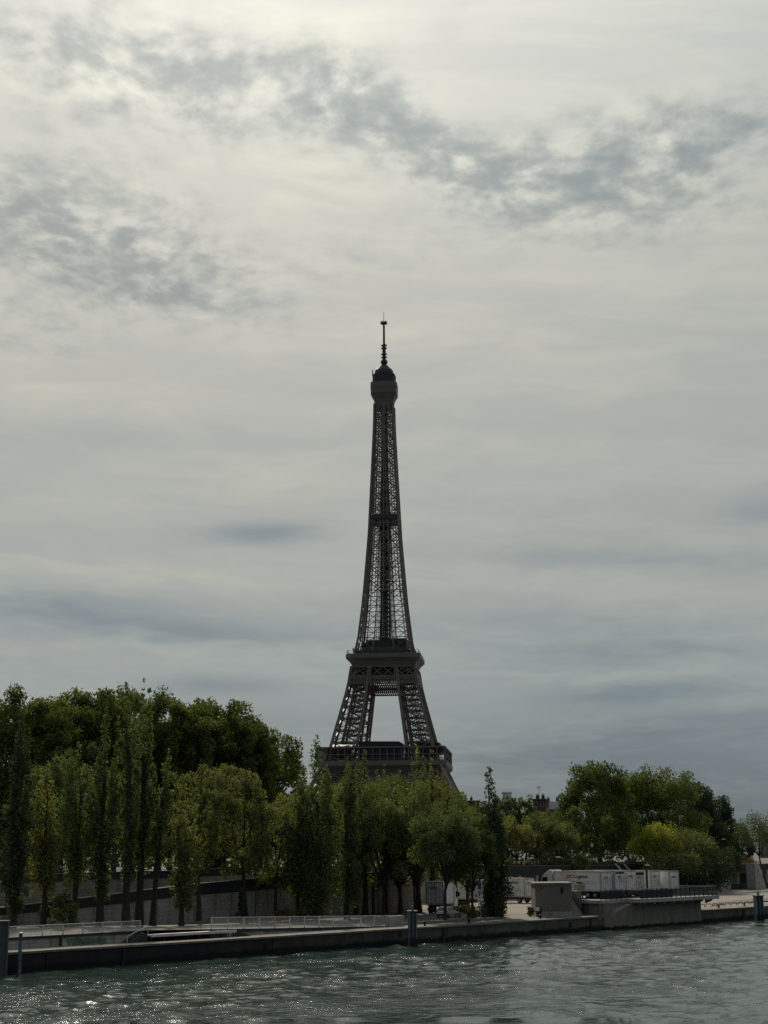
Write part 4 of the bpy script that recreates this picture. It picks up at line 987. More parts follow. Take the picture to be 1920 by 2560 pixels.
# right: bright and dark small trees on the lot in front of the gallery
px_tree(1640, 2052, 2165, 120, 50, 'spread', 'leaf_bright', 'bright yellow green tree above the containers', 1.8, .36, dens=1.3)
px_tree(1712, 2080, 2185, 130, 48, 'round', 'leaf_olive', 'olive green tree right of the bright yellow one', 1.8, .36)
px_tree(1668, 2125, 2195, 110, 46, 'round', 'leaf_olive', 'low shaded tree directly behind the last container', 1.8, .36)
px_tree(1765, 2120, 2228, 115, 44, 'round', 'leaf_dark', 'nearly black weeping tree beside the pale wall stump', 1.8, .36)
px_tree(1815, 2115, 2200, 62, 48, 'round', 'leaf_dark', 'small dark tree leaning out over the pale wall stump', 1.8, .36)
px_tree(1905, 2035, 2150, 120, 62, 'spread', 'leaf_pale', 'thin pale leaved tree at the right edge', 6.7, .40, dens=.7)
px_tree(1868, 2140, 2170, 70, 57.5, 'bush', 'leaf_rust', 'reddish brown shrub on the promenade near the right edge', 6.7, .34, 'shrub', 'shrub')
# shrubs
px_tree(166, 2205, 2308, 80, 24, 'bush', 'leaf_poplar', 'large dark green bush with pale tips behind the left railing', 2.4, .30, 'shrub', 'shrub', dens=1.4)
px_tree(604, 2212, 2300, 36, 27, 'cone', 'leaf_dark', 'small dark cypress shaped bush by the lamp post', 2.2, .24, 'shrub', 'shrub', dens=1.5)
px_tree(712, 2262, 2305, 60, 22, 'bush', 'leaf_rust', 'round brownish bush behind the middle railing', 2.0, .26, 'shrub', 'shrub', dens=1.4)
px_tree(752, 2272, 2305, 46, 23, 'bush', 'leaf_dark', 'low black green bush right of the round brownish one', 2.0, .26, 'shrub', 'shrub', dens=1.4)
px_tree(1168, 2252, 2300, 62, 11, 'bush', 'leaf_locust', 'shaggy bush between the white car and the sign', 1.8, .26, 'shrub', 'shrub', dens=1.2)
px_tree(1215, 2255, 2300, 50, 12, 'bush', 'leaf_dark', 'dark bush behind the sign post', 1.8, .26, 'shrub', 'shrub', dens=1.4)
px_tree(1242, 2215, 2296, 50, 10, 'bush', 'leaf_poplar', 'dense bush at the foot of the tall open topped poplar', 1.8, .26, 'shrub', 'shrub', dens=1.3)
px_tree(1325, 2263, 2290, 26, 7, 'bush', 'leaf_poplar', 'small green bush at the left corner of the beige hut', 1.8, .2, 'shrub', 'shrub', dens=1.4)
px_tree(1452, 2126, 2175, 62, 54, 'bush', 'leaf_locust', 'bright green bush hanging over the promenade wall behind the logo trailer', 5.2, .3, 'shrub', 'shrub', dens=1.4)
px_tree(1461, 2120, 2160, 20, 57.5, 'cone', 'leaf_lime', 'upright pointed shoot of green above the promenade wall', 6.7, .3, 'shrub', 'shrub')
px_tree(1503, 2118, 2160, 20, 57.5, 'cone', 'leaf_olive', 'pale upright feathery shrub on the promenade', 6.7, .3, 'shrub', 'shrub')
px_tree(1449, 2203, 2213, 20, 6.4, 'bush', 'leaf_rust', 'dry weeds growing in the square planter', 5.8, .16, 'weeds', 'weeds')
px_tree(118, 2200, 2290, 44, 28, 'bush', 'leaf_locust', 'brownish green ivy bush round the long bare trunk', 2.4, .28, 'shrub', 'shrub')
px_tree(582, 2345, 2352, 36, 3.3, 'bush', 'leaf_poplar', 'low weeds at the foot of the middle terrace wall', 1.8, .14, 'weeds', 'weeds')
px_tree(545, 2125, 2190, 70, 52, 'bush', 'leaf_dark', 'dark bush against the promenade wall above the ramp', 5.6, .3, 'shrub', 'shrub', dens=1.3)


def hedge(label, s0, s1, n, z0, z1, dep, mat, name='hedge'):
    rg = np.random.default_rng(int(s0 * 7)); N = int((s1 - s0) * dep * 420)
    P = np.stack([rg.uniform(0, s1 - s0, N), rg.uniform(0, dep, N), rg.uniform(0, 1, N)], 1); P[:, 2] = (z1 - z0) * (P[:, 2] ** .6) * (.78 + .22 * np.sin(P[:, 0] * 1.3) * np.sin(P[:, 0] * .47 + 1))
    t = thing(name, label, 'hedge', tuple(W(s0, n, z0)))
    V, F = leaf_quads(P, .3, rg); link('foliage', mesh_np('foliage', V, F, M[mat]), t)
    mb = MB()
    for s in np.arange(.4, s1 - s0, 1.2): mb.tube([(s, dep / 2, -.05), (s, dep / 2, (z1 - z0) * .6)], [.04, .02], 5)
    mb.build('stems', M['bark'], t)


hedge('clipped light green hedge along the promenade coping above the containers', s_at(1470, 57), s_at(1612, 57), 56.2, 6.7, 8.45, 2.0, 'leaf_lime')
hedge('ragged green hedge on the promenade behind the strollers', s_at(1285, 58), s_at(1440, 58), 58.0, 6.7, 9.0, 2.0, 'leaf_locust')

# grass verge on the lot kerb
vg = np.random.default_rng(5); N = 9000
Pg = np.stack([vg.uniform(59.5, 78.5, N), vg.uniform(5.2, 9.6, N), np.zeros(N)], 1); keep = (Pg[:, 1] < 9.6 - .16 * (Pg[:, 0] - 60)) | (Pg[:, 0] < 70); Pg = Pg[keep]
Gw = np.array([tuple(W(a, b, 1.86)) for a, b, c in Pg]); V, F = leaf_quads(Gw, .17, vg)
pmat('dry_grass', (0.20, 0.155, 0.055), 0.9, var=0.4, scale=1.0)
tag(link('grass', mesh_np('grass', V, F, M['dry_grass'])), 'dry yellow grass on the verge below the trees near the white car', 'grass', kind='stuff')
kb = thing('kerb', 'low pale kerb edging the dry grass verge in front of the white car', 'kerb', tuple(W(0, 0, 0)))
mb = MB()
for s in np.arange(59.5, 79.0, 1.0): mb.span(s, s + .97, 4.7, 5.05, 1.7, 2.12)
mb.build('kerb_stones', M['coping'], kb)

# ------------------------------------------------------------------ vehicles


def text_mesh(txt, size, mat, name='lettering'):
    cu = bpy.data.curves.new('t', 'FONT'); cu.body = txt; cu.size = size; cu.extrude = 0.004; cu.offset = size * .018
    o = bpy.data.objects.new('t', cu); COL.objects.link(o); dg = bpy.context.evaluated_depsgraph_get(); dg.update()
    me = bpy.data.meshes.new_from_object(o.evaluated_get(dg)); bpy.data.objects.remove(o); bpy.data.curves.remove(cu)
    me.name = name; me.materials.clear(); me.materials.append(mat); return me


def wheel(parent, x, y, r=.5, w=.32, name='wheel'):
    mb = MB(); mb.lathe([(r * .8, -w / 2), (r, -w / 2 + .05), (r, w / 2 - .05), (r * .8, w / 2)], 18); mb.v = [(x + a, y + c, r + b) for a, b, c in mb.v]; o = mb.build(name, M['rubber'], parent)
    mb = MB(); mb.lathe([(r * .5, -w / 2 - .02), (r * .5, w / 2 + .02)], 12); mb.v = [(x + a, y + c, r + b) for a, b, c in mb.v]; mb.build('rim', M['grey_metal'], o)


def lorry(label, loc, heading, L, base=1.12, H=2.6, Wd=2.5, cab=True, logo=None, doors='grey', group=None, fine=True, roll=False, name='lorry'):
    """box lorry; local +x is the direction it faces, the rear doors lie at x = 0"""
    t = thing(name, label, 'lorry', loc, heading, group); h = Wd / 2
    bx = MB(); bx.span(0.06, L, -h, h, base, base + H); bo = bx.build('cargo_box', M['white_paint'], t, bevel=.05)
    fr = MB()
    for x in (0.1, L - .06):
        for s in (-1, 1): fr.span(x - .13, x + .1, s * (h - .03) - .10, s * (h - .03) + .10, base, base + H)
    for s in (-1, 1): fr.span(0.02, L, s * (h + .01) - .035, s * (h + .01) + .035, base - .12, base + .05); fr.span(0.02, L, s * (h + .01) - .03, s * (h + .01) + .03, base + H - .06, base + H + .03)
    fr.span(-.02, .12, -h, h, base + H - .16, base + H + .04); fr.span(-.02, .12, -h, h, base - .16, base + .02); fr.build('corner_frame', M['frame_tan'], bo)
    for s in (-1, 1):
        d = MB(); d.span(-.03, .05, min(s * .03, s * (h - .10)), max(s * .03, s * (h - .10)), base + .06, base + H - (.55 if roll else .2))
        for z in np.arange(base + .35, base + H - .6, .42): d.span(-.055, -.03, min(s * .12, s * (h - .22)), max(s * .12, s * (h - .22)), z, z + .2)
        do = d.build('rear_door', M['door_grey'], bo)
        b = MB(); b.bar((-.08, s * .35, base + .1), (-.08, s * .35, base + H - .65), .045); b.bar((-.08, s * .85, base + .1), (-.08, s * .85, base + H - .65), .045); b.build('lock_rod', M['grey_metal'], do)
    if roll: MB().span(-.01, .05, -h + .12, h - .12, base + H - .53, base + H - .18).build('roller_blind', M['black'], bo)
    plate = text_mesh('XPO', .42, M['logo_black']); po = link('lettering', plate, bo); po.rotation_euler = (R(90), 0, R(-90)); po.location = (-.07, .62, base + H - .98)
    ch = MB(); ch.span(.1, L + (1.6 if cab else .2), -.45, .45, base - .45, base - .16); ch.span(0, .12, -h + .1, h - .1, .45, .6); ch.span(.15, 1.0, -1.1, 1.1, base - .35, base - .2)
    for s in (-1, 1): ch.span(1.2 + L * .12, L * .62, s * 1.16 - .03, s * 1.16 + .03, .62, .95)
    ch.build('chassis', M['dark_metal'], t)
    MB().span(-.02, .0, -1.1, -.75, .66, .8).span(-.02, .0, .75, 1.1, .66, .8).build('taillight', M['taillight'], t)
    xs = [1.2, 2.45] if L > 6.5 else [1.3]
    if cab: xs = xs + [L + 1.15]
    for x in xs:
        for s in (-1, 1): wheel(t, x, s * (h - .22))
    if not cab:
        for s in (-1, 1): MB().span(L - 1.3, L - 1.15, s * .8 - .08, s * .8 + .08, 0, base - .16).build('support_leg', M['grey_metal'], t)
    if cab:
        c = MB(); x0 = L + .35
        c.prism([(x0, .75), (x0 + 2.0, .75), (x0 + 2.08, 1.9), (x0 + 1.72, 3.05), (x0 + 1.1, 3.6), (x0 + .35, 3.95), (x0, 3.95)], 'y', -h + .02, h - .02); co = c.build('cab', M['white_paint'], t, bevel=.06)
        w = MB(); w.prism([(x0 + 2.075, 1.98), (x0 + 1.745, 3.0), (x0 + 1.765, 3.01), (x0 + 2.095, 1.99)], 'y', -h + .2, h - .2); w.build('windscreen', M['glass_dark'], co)
        for s in (-1, 1): MB().prism([(x0 + .75, 1.95), (x0 + 1.9, 1.95), (x0 + 1.6, 2.95), (x0 + .75, 2.95)], 'y', s * (h - .02) - .012, s * (h - .02) + .012).build('side_window', M['glass_dark'], co)
        for s in (-1, 1): MB().span(x0 + 2.02, x0 + 2.1, s * .95 - .2, s * .95 + .2, .95, 1.2).build('headlight', M['lamp_white'], co)
        for s in (-1, 1): MB().span(x0 + 1.85, x0 + 2.0, s * (h + .16) - .12, s * (h + .16) + .12, 2.1, 2.8).build('mirror', M['black'], co)
    if logo:
        for side in logo:
            y = h + .018 if side == 'L' else -h - .018; rz = R(180) if side == 'L' else 0
            a = link('lettering', text_mesh('XPO', .66, M['logo_red']), bo); a.rotation_euler = (R(90), 0, rz)
            b = link('lettering', text_mesh('Logistics', .66, M['logo_black']), bo); b.rotation_euler = (R(90), 0, rz)
            w1 = max(v.co.x for v in a.data.vertices); w2 = max(v.co.x for v in b.data.vertices); x1 = L * .5
            sg = -1 if side == 'L' else 1; st = x1 - sg * (w1 + w2 + .08) / 2
            a.location = (st, y, base + H - .88); b.location = (st + sg * (w1 + .06), y, base + H - .88)
            if fine:
                f = MB()
                for z, a0, a1 in ((base + 1.18, .16, .84), (base + .92, .12, .86), (base + .42, .36, .86)):
                    x = a0 * L
                    while x < a1 * L:
                        wl = random.uniform(.25, .6); f.span(x, min(x + wl, a1 * L), y - .004, y + .004, z, z + .07); x += wl + .12
                f.build('fine_print', M['print_grey'], bo)
    return t


HN = ANG + R(90); HR = ANG - R(90)      # facing inland / facing the river
GT = 'white lorries parked on the concrete deck'
lorry('white lorry showing a red and black logo on its long side, behind the beige hut', tuple(W(s_at(1503, 4.6) + 1.25, 4.6, 3.80)), HN, 8.2, logo='L', group=GT)
for (px, lab, roll) in ((1527, 'white container lorry with a tan rear frame, next to the lorry with the logo side', False), (1549, 'white container lorry with a black gap above its doors, second from the logo lorry', True), (1583, 'white container lorry with a closed rear, in the middle of the deck row', False),
                        (1607, 'white container lorry with a black gap above its doors, beside the navy panel', True), (1650, 'white container lorry with a pale closed rear, last but one at the right', False), (1683, 'white container lorry at the right end of the deck row', False)):
    s = s_at(px, 4.5); lorry(lab, tuple(W(s, 4.5 + random.uniform(-.2, .9), 3.80)), HN, 7.2, cab=False, roll=roll, group=GT, H=random.uniform(2.45, 2.72))
np_ = thing('dark_panel', 'narrow navy blue upright panel between two container lorries on the deck', 'panel', tuple(W(s_at(1616, 4.2), 4.2, 3.8)))
MB().span(-.12, .38, -.05, .05, .15, 4.0).build('board', M['navy'], np_); MB().span(-.05, .05, -.04, .3, 0, .3).build('foot', M['dark_metal'], np_)
lorry('white lorry with a logo on its side, alone on the lot left of the hut', (24.3, 268.5, 1.8), HN, 6.4, H=3.0, logo='L', group='white lorries on the lot')
lorry('white lorry seen from the rear, backed against the end of the ramp wall', (6.9, 226.5, 1.8), R(74), 6.8, base=1.35, H=3.05, roll=False, group='white lorries on the lot')
lorry('white lorry facing the river, its cab half hidden behind the sign', (9.6, 253.5, 1.8), HR + R(14), 7.2, base=1.3, H=2.9, group='white lorries on the lot')


def car(label, loc, heading):
    t = thing('parked_car', label, 'car', loc, heading)
    # stations along x (rear 0 -> front 3.9): half width, floor, beltline
    st = [(0.0, .70, .42, .78), (.12, .80, .30, .92), (.6, .84, .22, .95), (1.6, .85, .20, .93), (2.6, .84, .20, .92), (3.3, .80, .22, .82), (3.75, .70, .28, .70), (3.88, .58, .36, .60)]
    V = []; F = []
    for x, w, a, b in st: V += [(x, -w * .92, a), (x, -w, (a + b) * .5), (x, -w * .95, b), (x, w * .95, b), (x, w, (a + b) * .5), (x, w * .92, a)]
    for i in range(len(st) - 1):
        for k in range(6): F.append((i * 6 + k, i * 6 + (k + 1) % 6, i * 6 + 6 + (k + 1) % 6, i * 6 + 6 + k))
    F.append((5, 4, 3, 2, 1, 0)); F.append(tuple(range(len(st) * 6 - 6, len(st) * 6)))
    g = [(.22, .76, .92), (.62, .66, 1.36), (.95, .62, 1.44), (1.7, .62, 1.44), (2.1, .64, 1.38), (2.85, .76, .90)]
    V2 = []; F2 = []
    for x, w, z in g: V2 += [(x, -w, z), (x, w, z)]
    n0 = len(V); V += V2; nb = len(V)
    for x, w, z in g: V += [(x, -.80, .88), (x, .80, .88)]
    for i in range(len(g) - 1):
        a = n0 + 2 * i; b = nb + 2 * i; F += [(a, a + 1, a + 3, a + 2), (b, a, a + 2, b + 2), (a + 1, b + 1, b + 3, a + 3)]
    me = bpy.data.meshes.new('body'); me.from_pydata(V, [], F); me.update(); me.materials.append(M['white_paint']); bo = link('body', me, t)
    m = bo.modifiers.new('bevel', 'BEVEL'); m.width = .04; m.segments = 2
    w = MB(); w.add([(.20, -.66, .97), (.20, .66, .97), (.565, .56, 1.33), (.565, -.56, 1.33)], [(0, 3, 2, 1)]); w.build('rear_window', M['glass_dark'], bo)
    w = MB(); w.add([(2.83, -.66, .96), (2.83, .66, .96), (2.16, .56, 1.35), (2.16, -.56, 1.35)], [(0, 1, 2, 3)]); w.build('windscreen', M['glass_dark'], bo)
    for s in (-1, 1):
        w = MB(); w.add([(.50, s * .80, .95), (1.50, s * .805, .95), (1.50, s * .665, 1.36), (.86, s * .66, 1.36)], [(0, 1, 2, 3)]); w.add([(1.58, s * .805, .95), (2.55, s * .805, .95), (2.02, s * .672, 1.35), (1.58, s * .665, 1.36)], [(0, 1, 2, 3)]); w.build('side_window', M['glass_dark'], bo)
        MB().span(-.01, .14, s * .72 - .1, s * .72 + .1, .72, .92).build('taillight', M['taillight'], bo)
        MB().span(3.66, 3.80, s * .56 - .12, s * .56 + .12, .56, .68).build('headlight', M['lamp_white'], bo)
        for x in (.65, 3.15): wheel(t, x, s * .74, .30, .2)
    MB().span(-.06, .05, -.72, .72, .36, .52).build('bumper', M['dark_metal'], bo)
    MB().span(-.075, -.06, -.26, .26, .56, .67).build('number_plate', M['lamp_white'], bo)


car('small white hatchback parked behind a thin dark trunk on the lot', (7.3, 211.5, 1.8), R(64))
# mooring steel, bollards, sign


def pile(label, s, n, w, top, cap, group='steel mooring piles in the water'):
    t = thing('mooring_pile', label, 'pile', tuple(W(s, n, -2)), R(10), group)
    h = w / 2; mb = MB(); mb.span(-h, h, -.10, .10, 0, top + 2); mb.span(-h, -h + .14, -h, h, 0, top + 2); mb.span(h - .14, h, -h, h, 0, top + 2); mb.span(-.07, .07, -h, h, 0.02, top + 1.99); mb.build('shaft', M['steel_blue'], t)
    mb = MB(); mb.span(-h * 1.25, h * 1.25, -h * 1.2, h * 1.2, top + 2, top + 2.12); mb.build('cap', M['steel_blue'], t)
    MB().span(-.14, .14, -.14, .14, top + 2.12, top + 2.12 + cap).build('post', M['steel_blue'], t)
    MB().span(-h - .03, h + .03, -h - .02, -h + .02, 1.2, 2.8).build('tide_band', M['black'], t)


pile('thick blue grey steel pile standing at the quay edge in the middle', s_at(1030, -2.2), -2.2, .9, 3.75, .5)
pile('thick dark steel pile with a flange, standing in the water near the right edge', s_at(1893, -3.0), -3.0, 1.15, 3.55, .5)
pl2 = thing('mooring_pile', 'wide worn grey steel pile cut by the left edge of the photo', 'pile', tuple(W(s_at(16, -.9), -.9, -2)), R(6), 'steel mooring piles in the water')
MB().span(-.9, .40, -.12, .12, 0, 6.5).span(.30, .40, -.3, .3, 0, 6.5).span(-.9, -.78, -.3, .3, 0, 6.6).build('shaft', M['steel_worn'], pl2)
MB().span(-.95, .45, -.35, .35, 6.6, 6.66).build('cap', M['steel_worn'], pl2)
pl3 = thing('mooring_pile', 'slender steel pile with a small white cap beside the wide one at the left', 'pile', tuple(W(s_at(58, -.9), -.9, -2)), R(6), 'steel mooring piles in the water')
MB().lathe([(.17, 0), (.17, 5.45)], 10).build('shaft', M['steel_blue'], pl3); MB().lathe([(.2, 5.45), (.2, 5.53), (.1, 5.58)], 10).build('cap', M['lamp_white'], pl3)
BL = (('left of the sign, nearest the blue pile', 60.7, 1.6), ('just left of the sign post', 69.0, 1.5), ('in front of the beige hut', 84.4, 1.9), ('at the left end of the hoop barriers', 125.9, 2.7), ('in front of the middle hoop barriers', 130.4, 2.0), ('at the right hoop barriers', 139.4, 2.6))
for txt, s, n in BL:
    t = thing('bollard', 'small black iron bollard ' + txt, 'bollard', tuple(W(s, n, 1.8)), group='black mooring bollards on the quay')
    MB().lathe([(.17, 0), (.13, .08), (.12, .34), (.20, .42), (.21, .50), (.12, .56)], 12).build('casting', M['black'], t)
    MB().span(-.3, .3, -.3, .3, 0, .03).build('base_plate', M['dark_metal'], t)
PL = ('first from the left', 'second from the left', 'third from the left', 'fourth from the left', 'fifth from the left', 'sixth from the left', 'seventh from the left', 'eighth from the left', 'ninth from the left, nearest the steel pile')
for i, txt in enumerate(PL):
    px = 1752 + i * 16.0; s = s_at(px, 5.5); t = thing('hoop_barrier', 'low dark hoop barrier on the sandy quay, ' + txt, 'barrier', tuple(W(s, 5.5, 1.8)), group='low hoop barriers on the sandy quay')
    MB().tube([(-.75, 0, -.05), (-.75, 0, .36), (-.66, 0, .44), (.66, 0, .44), (.75, 0, .36), (.75, 0, -.05)], [.06] * 6, 6).build('hoop', M['black'], t)
    if i in (2, 3): MB().span(-.7, .7, -.03, .03, .14, .3).build('crossbar', M['black'], t)
sg = thing('quay_sign', 'signpost at the quay edge with a blue board over a white letter P board', 'sign', tuple(W(70.4, .75, 1.8)), R(-4))
MB().tube([(0, 0, -.1), (0, 0, 5.05)], [.045, .045], 8).build('post', M['grey_metal'], sg)
MB().span(-.36, .14, -.07, -.045, 4.05, 4.95).build('blue_board', M['sign_blue'], sg)
b = MB().span(-.26, .36, -.10, -.075, 3.05, 4.02).build('white_board', M['lamp_white'], sg)
MB().span(-.26, .36, -.106, -.10, 3.05, 3.12).span(-.26, .36, -.106, -.10, 3.95, 4.02).span(-.26, -.19, -.106, -.10, 3.12, 3.95).span(.29, .36, -.106, -.10, 3.12, 3.95).build('border', M['logo_red'], b)
pt = link('lettering', text_mesh('P', .92, M['logo_black']), b); pt.rotation_euler = (R(90), 0, 0); pt.location = (-.19, -.112, 3.22)
MB().bar((-.15, -.108, 3.86), (.25, -.108, 3.2), .07, .004).build('red_stroke', M['logo_red'], b)
q = MB().span(-.36, .36, -.10, -.075, 2.62, 3.0).build('small_plate', M['lamp_white'], sg)
MB().span(-.27, .27, -.104, -.10, 2.86, 2.9).span(-.27, .22, -.104, -.10, 2.77, 2.81).span(-.2, .2, -.104, -.10, 2.69, 2.72).build('fine_print', M['print_grey'], q)

# lamps


def lamp(label, px, ytop, n, z0, kind):
    P = on_n(px, ytop, n); t = thing('street_lamp', label, 'street lamp', (P[0], P[1], z0), R(20), 'street lamps on quay and promenade'); H = P[2] - z0
    MB().tube([(0, 0, -.1), (0, 0, .5), (0, 0, H - .3)], [.11, .08, .05], 8).build('pole', M['dark_metal'], t)
    if kind == 'lantern':
        MB().lathe([(.09, H - .4), (.22, H - .25), (.30, H + .25), (.22, H + .30)], 8).build('lantern', M['lamp_white'], t); MB().lathe([(.34, H + .30), (.08, H + .52)], 8).build('hood', M['dark_metal'], t)
    elif kind == 'arm':
        MB().tube([(0, 0, H - .35), (-.2, 0, H - .05), (-.7, 0, H)], [.05, .05, .04], 6).build('arm', M['grey_metal'], t); MB().span(-1.25, -.55, -.16, .16, H - .05, H + .12).build('lamp_head', M['lamp_white'], t)
    else:
        MB().tube([(-.5, 0, H - .5), (.5, 0, H - .5)], [.04, .04], 6).build('arm', M['dark_metal'], t)
        for x in (-.5, .5): g = MB().lathe([(.08, H - .48), (.24, H - .3), (.27, H - .1), (.18, H + .1)], 10); g.v = [(a + x, b_, c) for a, b_, c in g.v]; g.build('globe', M['lamp_white'], t)


lamp('lantern lamp before the dark trees, left of the two above the hedge', 1480, 2113, 58, 6.7, 'lantern')
lamp('lantern lamp before the dark trees, right of the two above the hedge', 1572, 2117, 58, 6.7, 'lantern')
lamp('tall lot lamp with a flat white head, left of the lorry with the logo side', 1408, 2143, 30, 1.8, 'arm')
lamp('lamp with a bent white head behind the containers', 1629, 2163, 34, 1.8, 'arm')
lamp('two armed globe lamp in front of the ramp wall', 640, 2178, 28, 2.2, 'globe')
lamp('thin grey lamp mast before the darkest trees at the right', 1817, 2098, 57, 6.7, 'arm')
# white handrails of the stair behind the containers
st2 = thing('access_stair', 'white metal handrails of a stair up to the promenade behind the containers', 'stair', tuple(W(s_at(1570, 52), 52, 0)))
for dx in (0, 3.0):
    mb = MB()
    for o in (0, .55): mb.bar((dx + o, 0, 5.0), (dx + o, 3.0, 7.9 - .25 * o), .12)
    mb.build('handrail', M['rail_white'], st2)
mb = MB(); mb.bar((1.0, 3.0, 8.0), (8.0, 3.0, 7.85), .12); mb.bar((1.5, 3.0, 7.45), (8.0, 3.0, 7.3), .12); mb.build('landing_rail', M['rail_white'], st2)
MB().prism([(0, 1.8), (3.2, 1.8), (3.2, 6.8), (2.6, 6.8)], 'x', -.4, 3.8).build('flight', M['stone_dark'], st2)

# junk beside the hut
bt = thing('dinghy_trailer', 'low boat trailer carrying a green tarpaulin heap in front of the beige hut', 'trailer', tuple(W(90.2, 4.4, 1.8)))
mb = MB(); mb.bar((-.2, 0, 1.1), (4.4, 0, .95), .08); mb.bar((-.2, 0, .35), (4.6, 0, .25), .12); mb.bar((-.2, 0, .35), (-.2, 0, 1.1), .08); mb.bar((4.4, 0, .25), (4.4, 0, .95), .08); mb.bar((0, 1.0, .35), (4.4, 1.0, .3), .1); mb.bar((2.2, 0, .3), (2.2, 1, .3), .1); mb.build('frame', M['grey_metal'], bt)
mb = MB(); mb.lathe([(1.1, .36), (1.0, .6), (.7, .85), (.3, .98), (.05, 1.0)], 14); mb.v = [(1.6 + a * 1.35, .5 + b_ * .42 + .05 * math.sin(5 * a), c + .06 * math.sin(7 * a + 3 * b_)) for a, b_, c in mb.v]; mb.build('tarpaulin', M['tarp_green'], bt, smooth=True)
for y in (-.1, 1.1): wheel(bt, 2.4, y, .28, .16)
mo = thing('motor_scooter', 'dark scooter with a white box parked at the left foot of the beige hut', 'scooter', tuple(W(88.4, 5.0, 1.8)), ANG + R(20))
for x in (-.6, .6): wheel(mo, x, 0, .27, .12)
mb = MB(); mb.prism([(-.85, .45), (-.2, .35), (.25, .3), (.5, .35), (.62, 1.0), (.45, 1.02), (.3, .5), (-.1, .55), (-.2, .8), (-.85, .8)], 'y', -.17, .17); mb.build('body', M['black'], mo, bevel=.03)
MB().span(-1.0, -.55, -.22, .22, .84, 1.22).build('top_box', M['white_paint'], mo); MB().bar((.5, -.32, 1.08), (.5, .32, 1.08), .05).build('handlebar', M['dark_metal'], mo)

# right edge: pale concrete pylon, wall stump, low white kerb
py = thing('concrete_pylon', 'pale leaning concrete pier with graffiti at the right edge', 'pier', tuple(W(s_at(1890, 50), 50, 1.8)))
MB().prism([(0, 0), (4.6, 0), (1.7, 5.7), (-.2, 5.7)], 'y', 0, 2.2).build('pier_body', M['concrete_pale'], py)
mb = MB()
for pts in ([(.9, 4.2), (.7, 3.4), (1.2, 3.3), (.8, 2.5)], [(1.3, 1.8), (.9, 1.2), (1.6, 1.1)], [(1.2, 4.6), (1.3, 3.9)]):
    for (a, c), (d, e) in zip(pts[:-1], pts[1:]): mb.bar((a, -.015, c), (d, -.015, e), .14, .02)
mb.build('graffiti', M['stone_dark'], py)
ws = thing('wall_stump', 'short pale graffitied wall with a sloping left shoulder below the dark trees', 'wall', tuple(W(s_at(1801, 46), 46, 1.8)))
MB().prism([(0, 0), (4.2, 0), (4.2, 3.3), (2.6, 3.3), (2.3, 2.5), (0.2, 2.1)], 'y', 0, .6).build('wall_body', M['concrete_pale'], ws)
MB().span(2.4, 4.6, -.15, .75, 3.3, 3.5).build('cap', M['coping'], ws)
lk = thing('low_wall', 'long low whitewashed edge of the slipway below the concrete pylon', 'wall', tuple(W(s_at(1835, 38), 38, 1.8)))
MB().prism([(0, 0), (40, 0), (40, .9), (0, .25)], 'y', 0, .5).build('edge_stones', M['lamp_white'], lk)
rp = MB().add([W(s_at(1790, 9), 9, 1.81), W(s_at(1920, 9) + 60, 9, 2.6), W(s_at(1920, 9) + 60, 16, 2.6), W(s_at(1790, 16), 16, 1.81)], [(0, 1, 2, 3)]).build('slipway_road', M['asphalt']); rp['kind'] = 'structure'

# ------------------------------------------------------------------ buildings behind


def block(label, loc, rz, w, d, h, wallm, roofm, rows, cols, roof='flat', chim=3, antenna=False, winm='glass_dark'):
    t = thing('apartment_building', label, 'building', loc, rz)
    MB().span(0, w, 0, d, 0, h).build('wall', M[wallm], t)
    for r_ in range(rows):
        for c in range(cols):
            x = w * (c + .5) / cols; z = h * (r_ + .35) / rows; o = MB().span(x - .6, x + .6, -.05, .03, z, z + 1.9).build('window', M['facade'], t)
            MB().span(x - .48, x + .48, -.07, -.052, z + .12, z + 1.78).build('pane', M[winm], o)
    rm = MB()
    if roof == 'mansard': rm.add([(-.3, -.3, h), (w + .3, -.3, h), (w + .3, d + .3, h), (-.3, d + .3, h), (.8, 1.2, h + 3), (w - .8, 1.2, h + 3), (w - .8, d - 1.2, h + 3), (.8, d - 1.2, h + 3)], [(0, 1, 5, 4), (1, 2, 6, 5), (2, 3, 7, 6), (3, 0, 4, 7), (4, 5, 6, 7), (3, 2, 1, 0)])
    else: rm.span(-.4, w + .4, -.4, d + .4, h, h + .6)
    ro = rm.build('roof', M[roofm], t)
    for i in range(chim):
        x = w * (i + .6) / (chim + .3); zz = h + (3 if roof == 'mansard' else .6); MB().span(x - .5, x + .5, d * .4, d * .4 + 1.4, zz - .5, zz + 1.3).span(x - .3, x - .05, d * .42, d * .45, zz + 1.3, zz + 1.9).span(x + .1, x + .35, d * .42, d * .45, zz + 1.3, zz + 1.9).build('chimney', M['brick_brown'], ro)
    if antenna: MB().bar((w * .5, 1, h), (w * .5, 1, h + 5), .12).bar((w * .5 - .9, 1, h + 4.8), (w * .5 + .9, 1, h + 4.8), .15).bar((w * .5 - .6, 1, h + 4.2), (w * .5 + .6, 1, h + 4.2), .1).build('aerial', M['dark_metal'], ro)


def at_y(px, py, Y): d = ray(px, py); return _C + d * (Y / d[1])


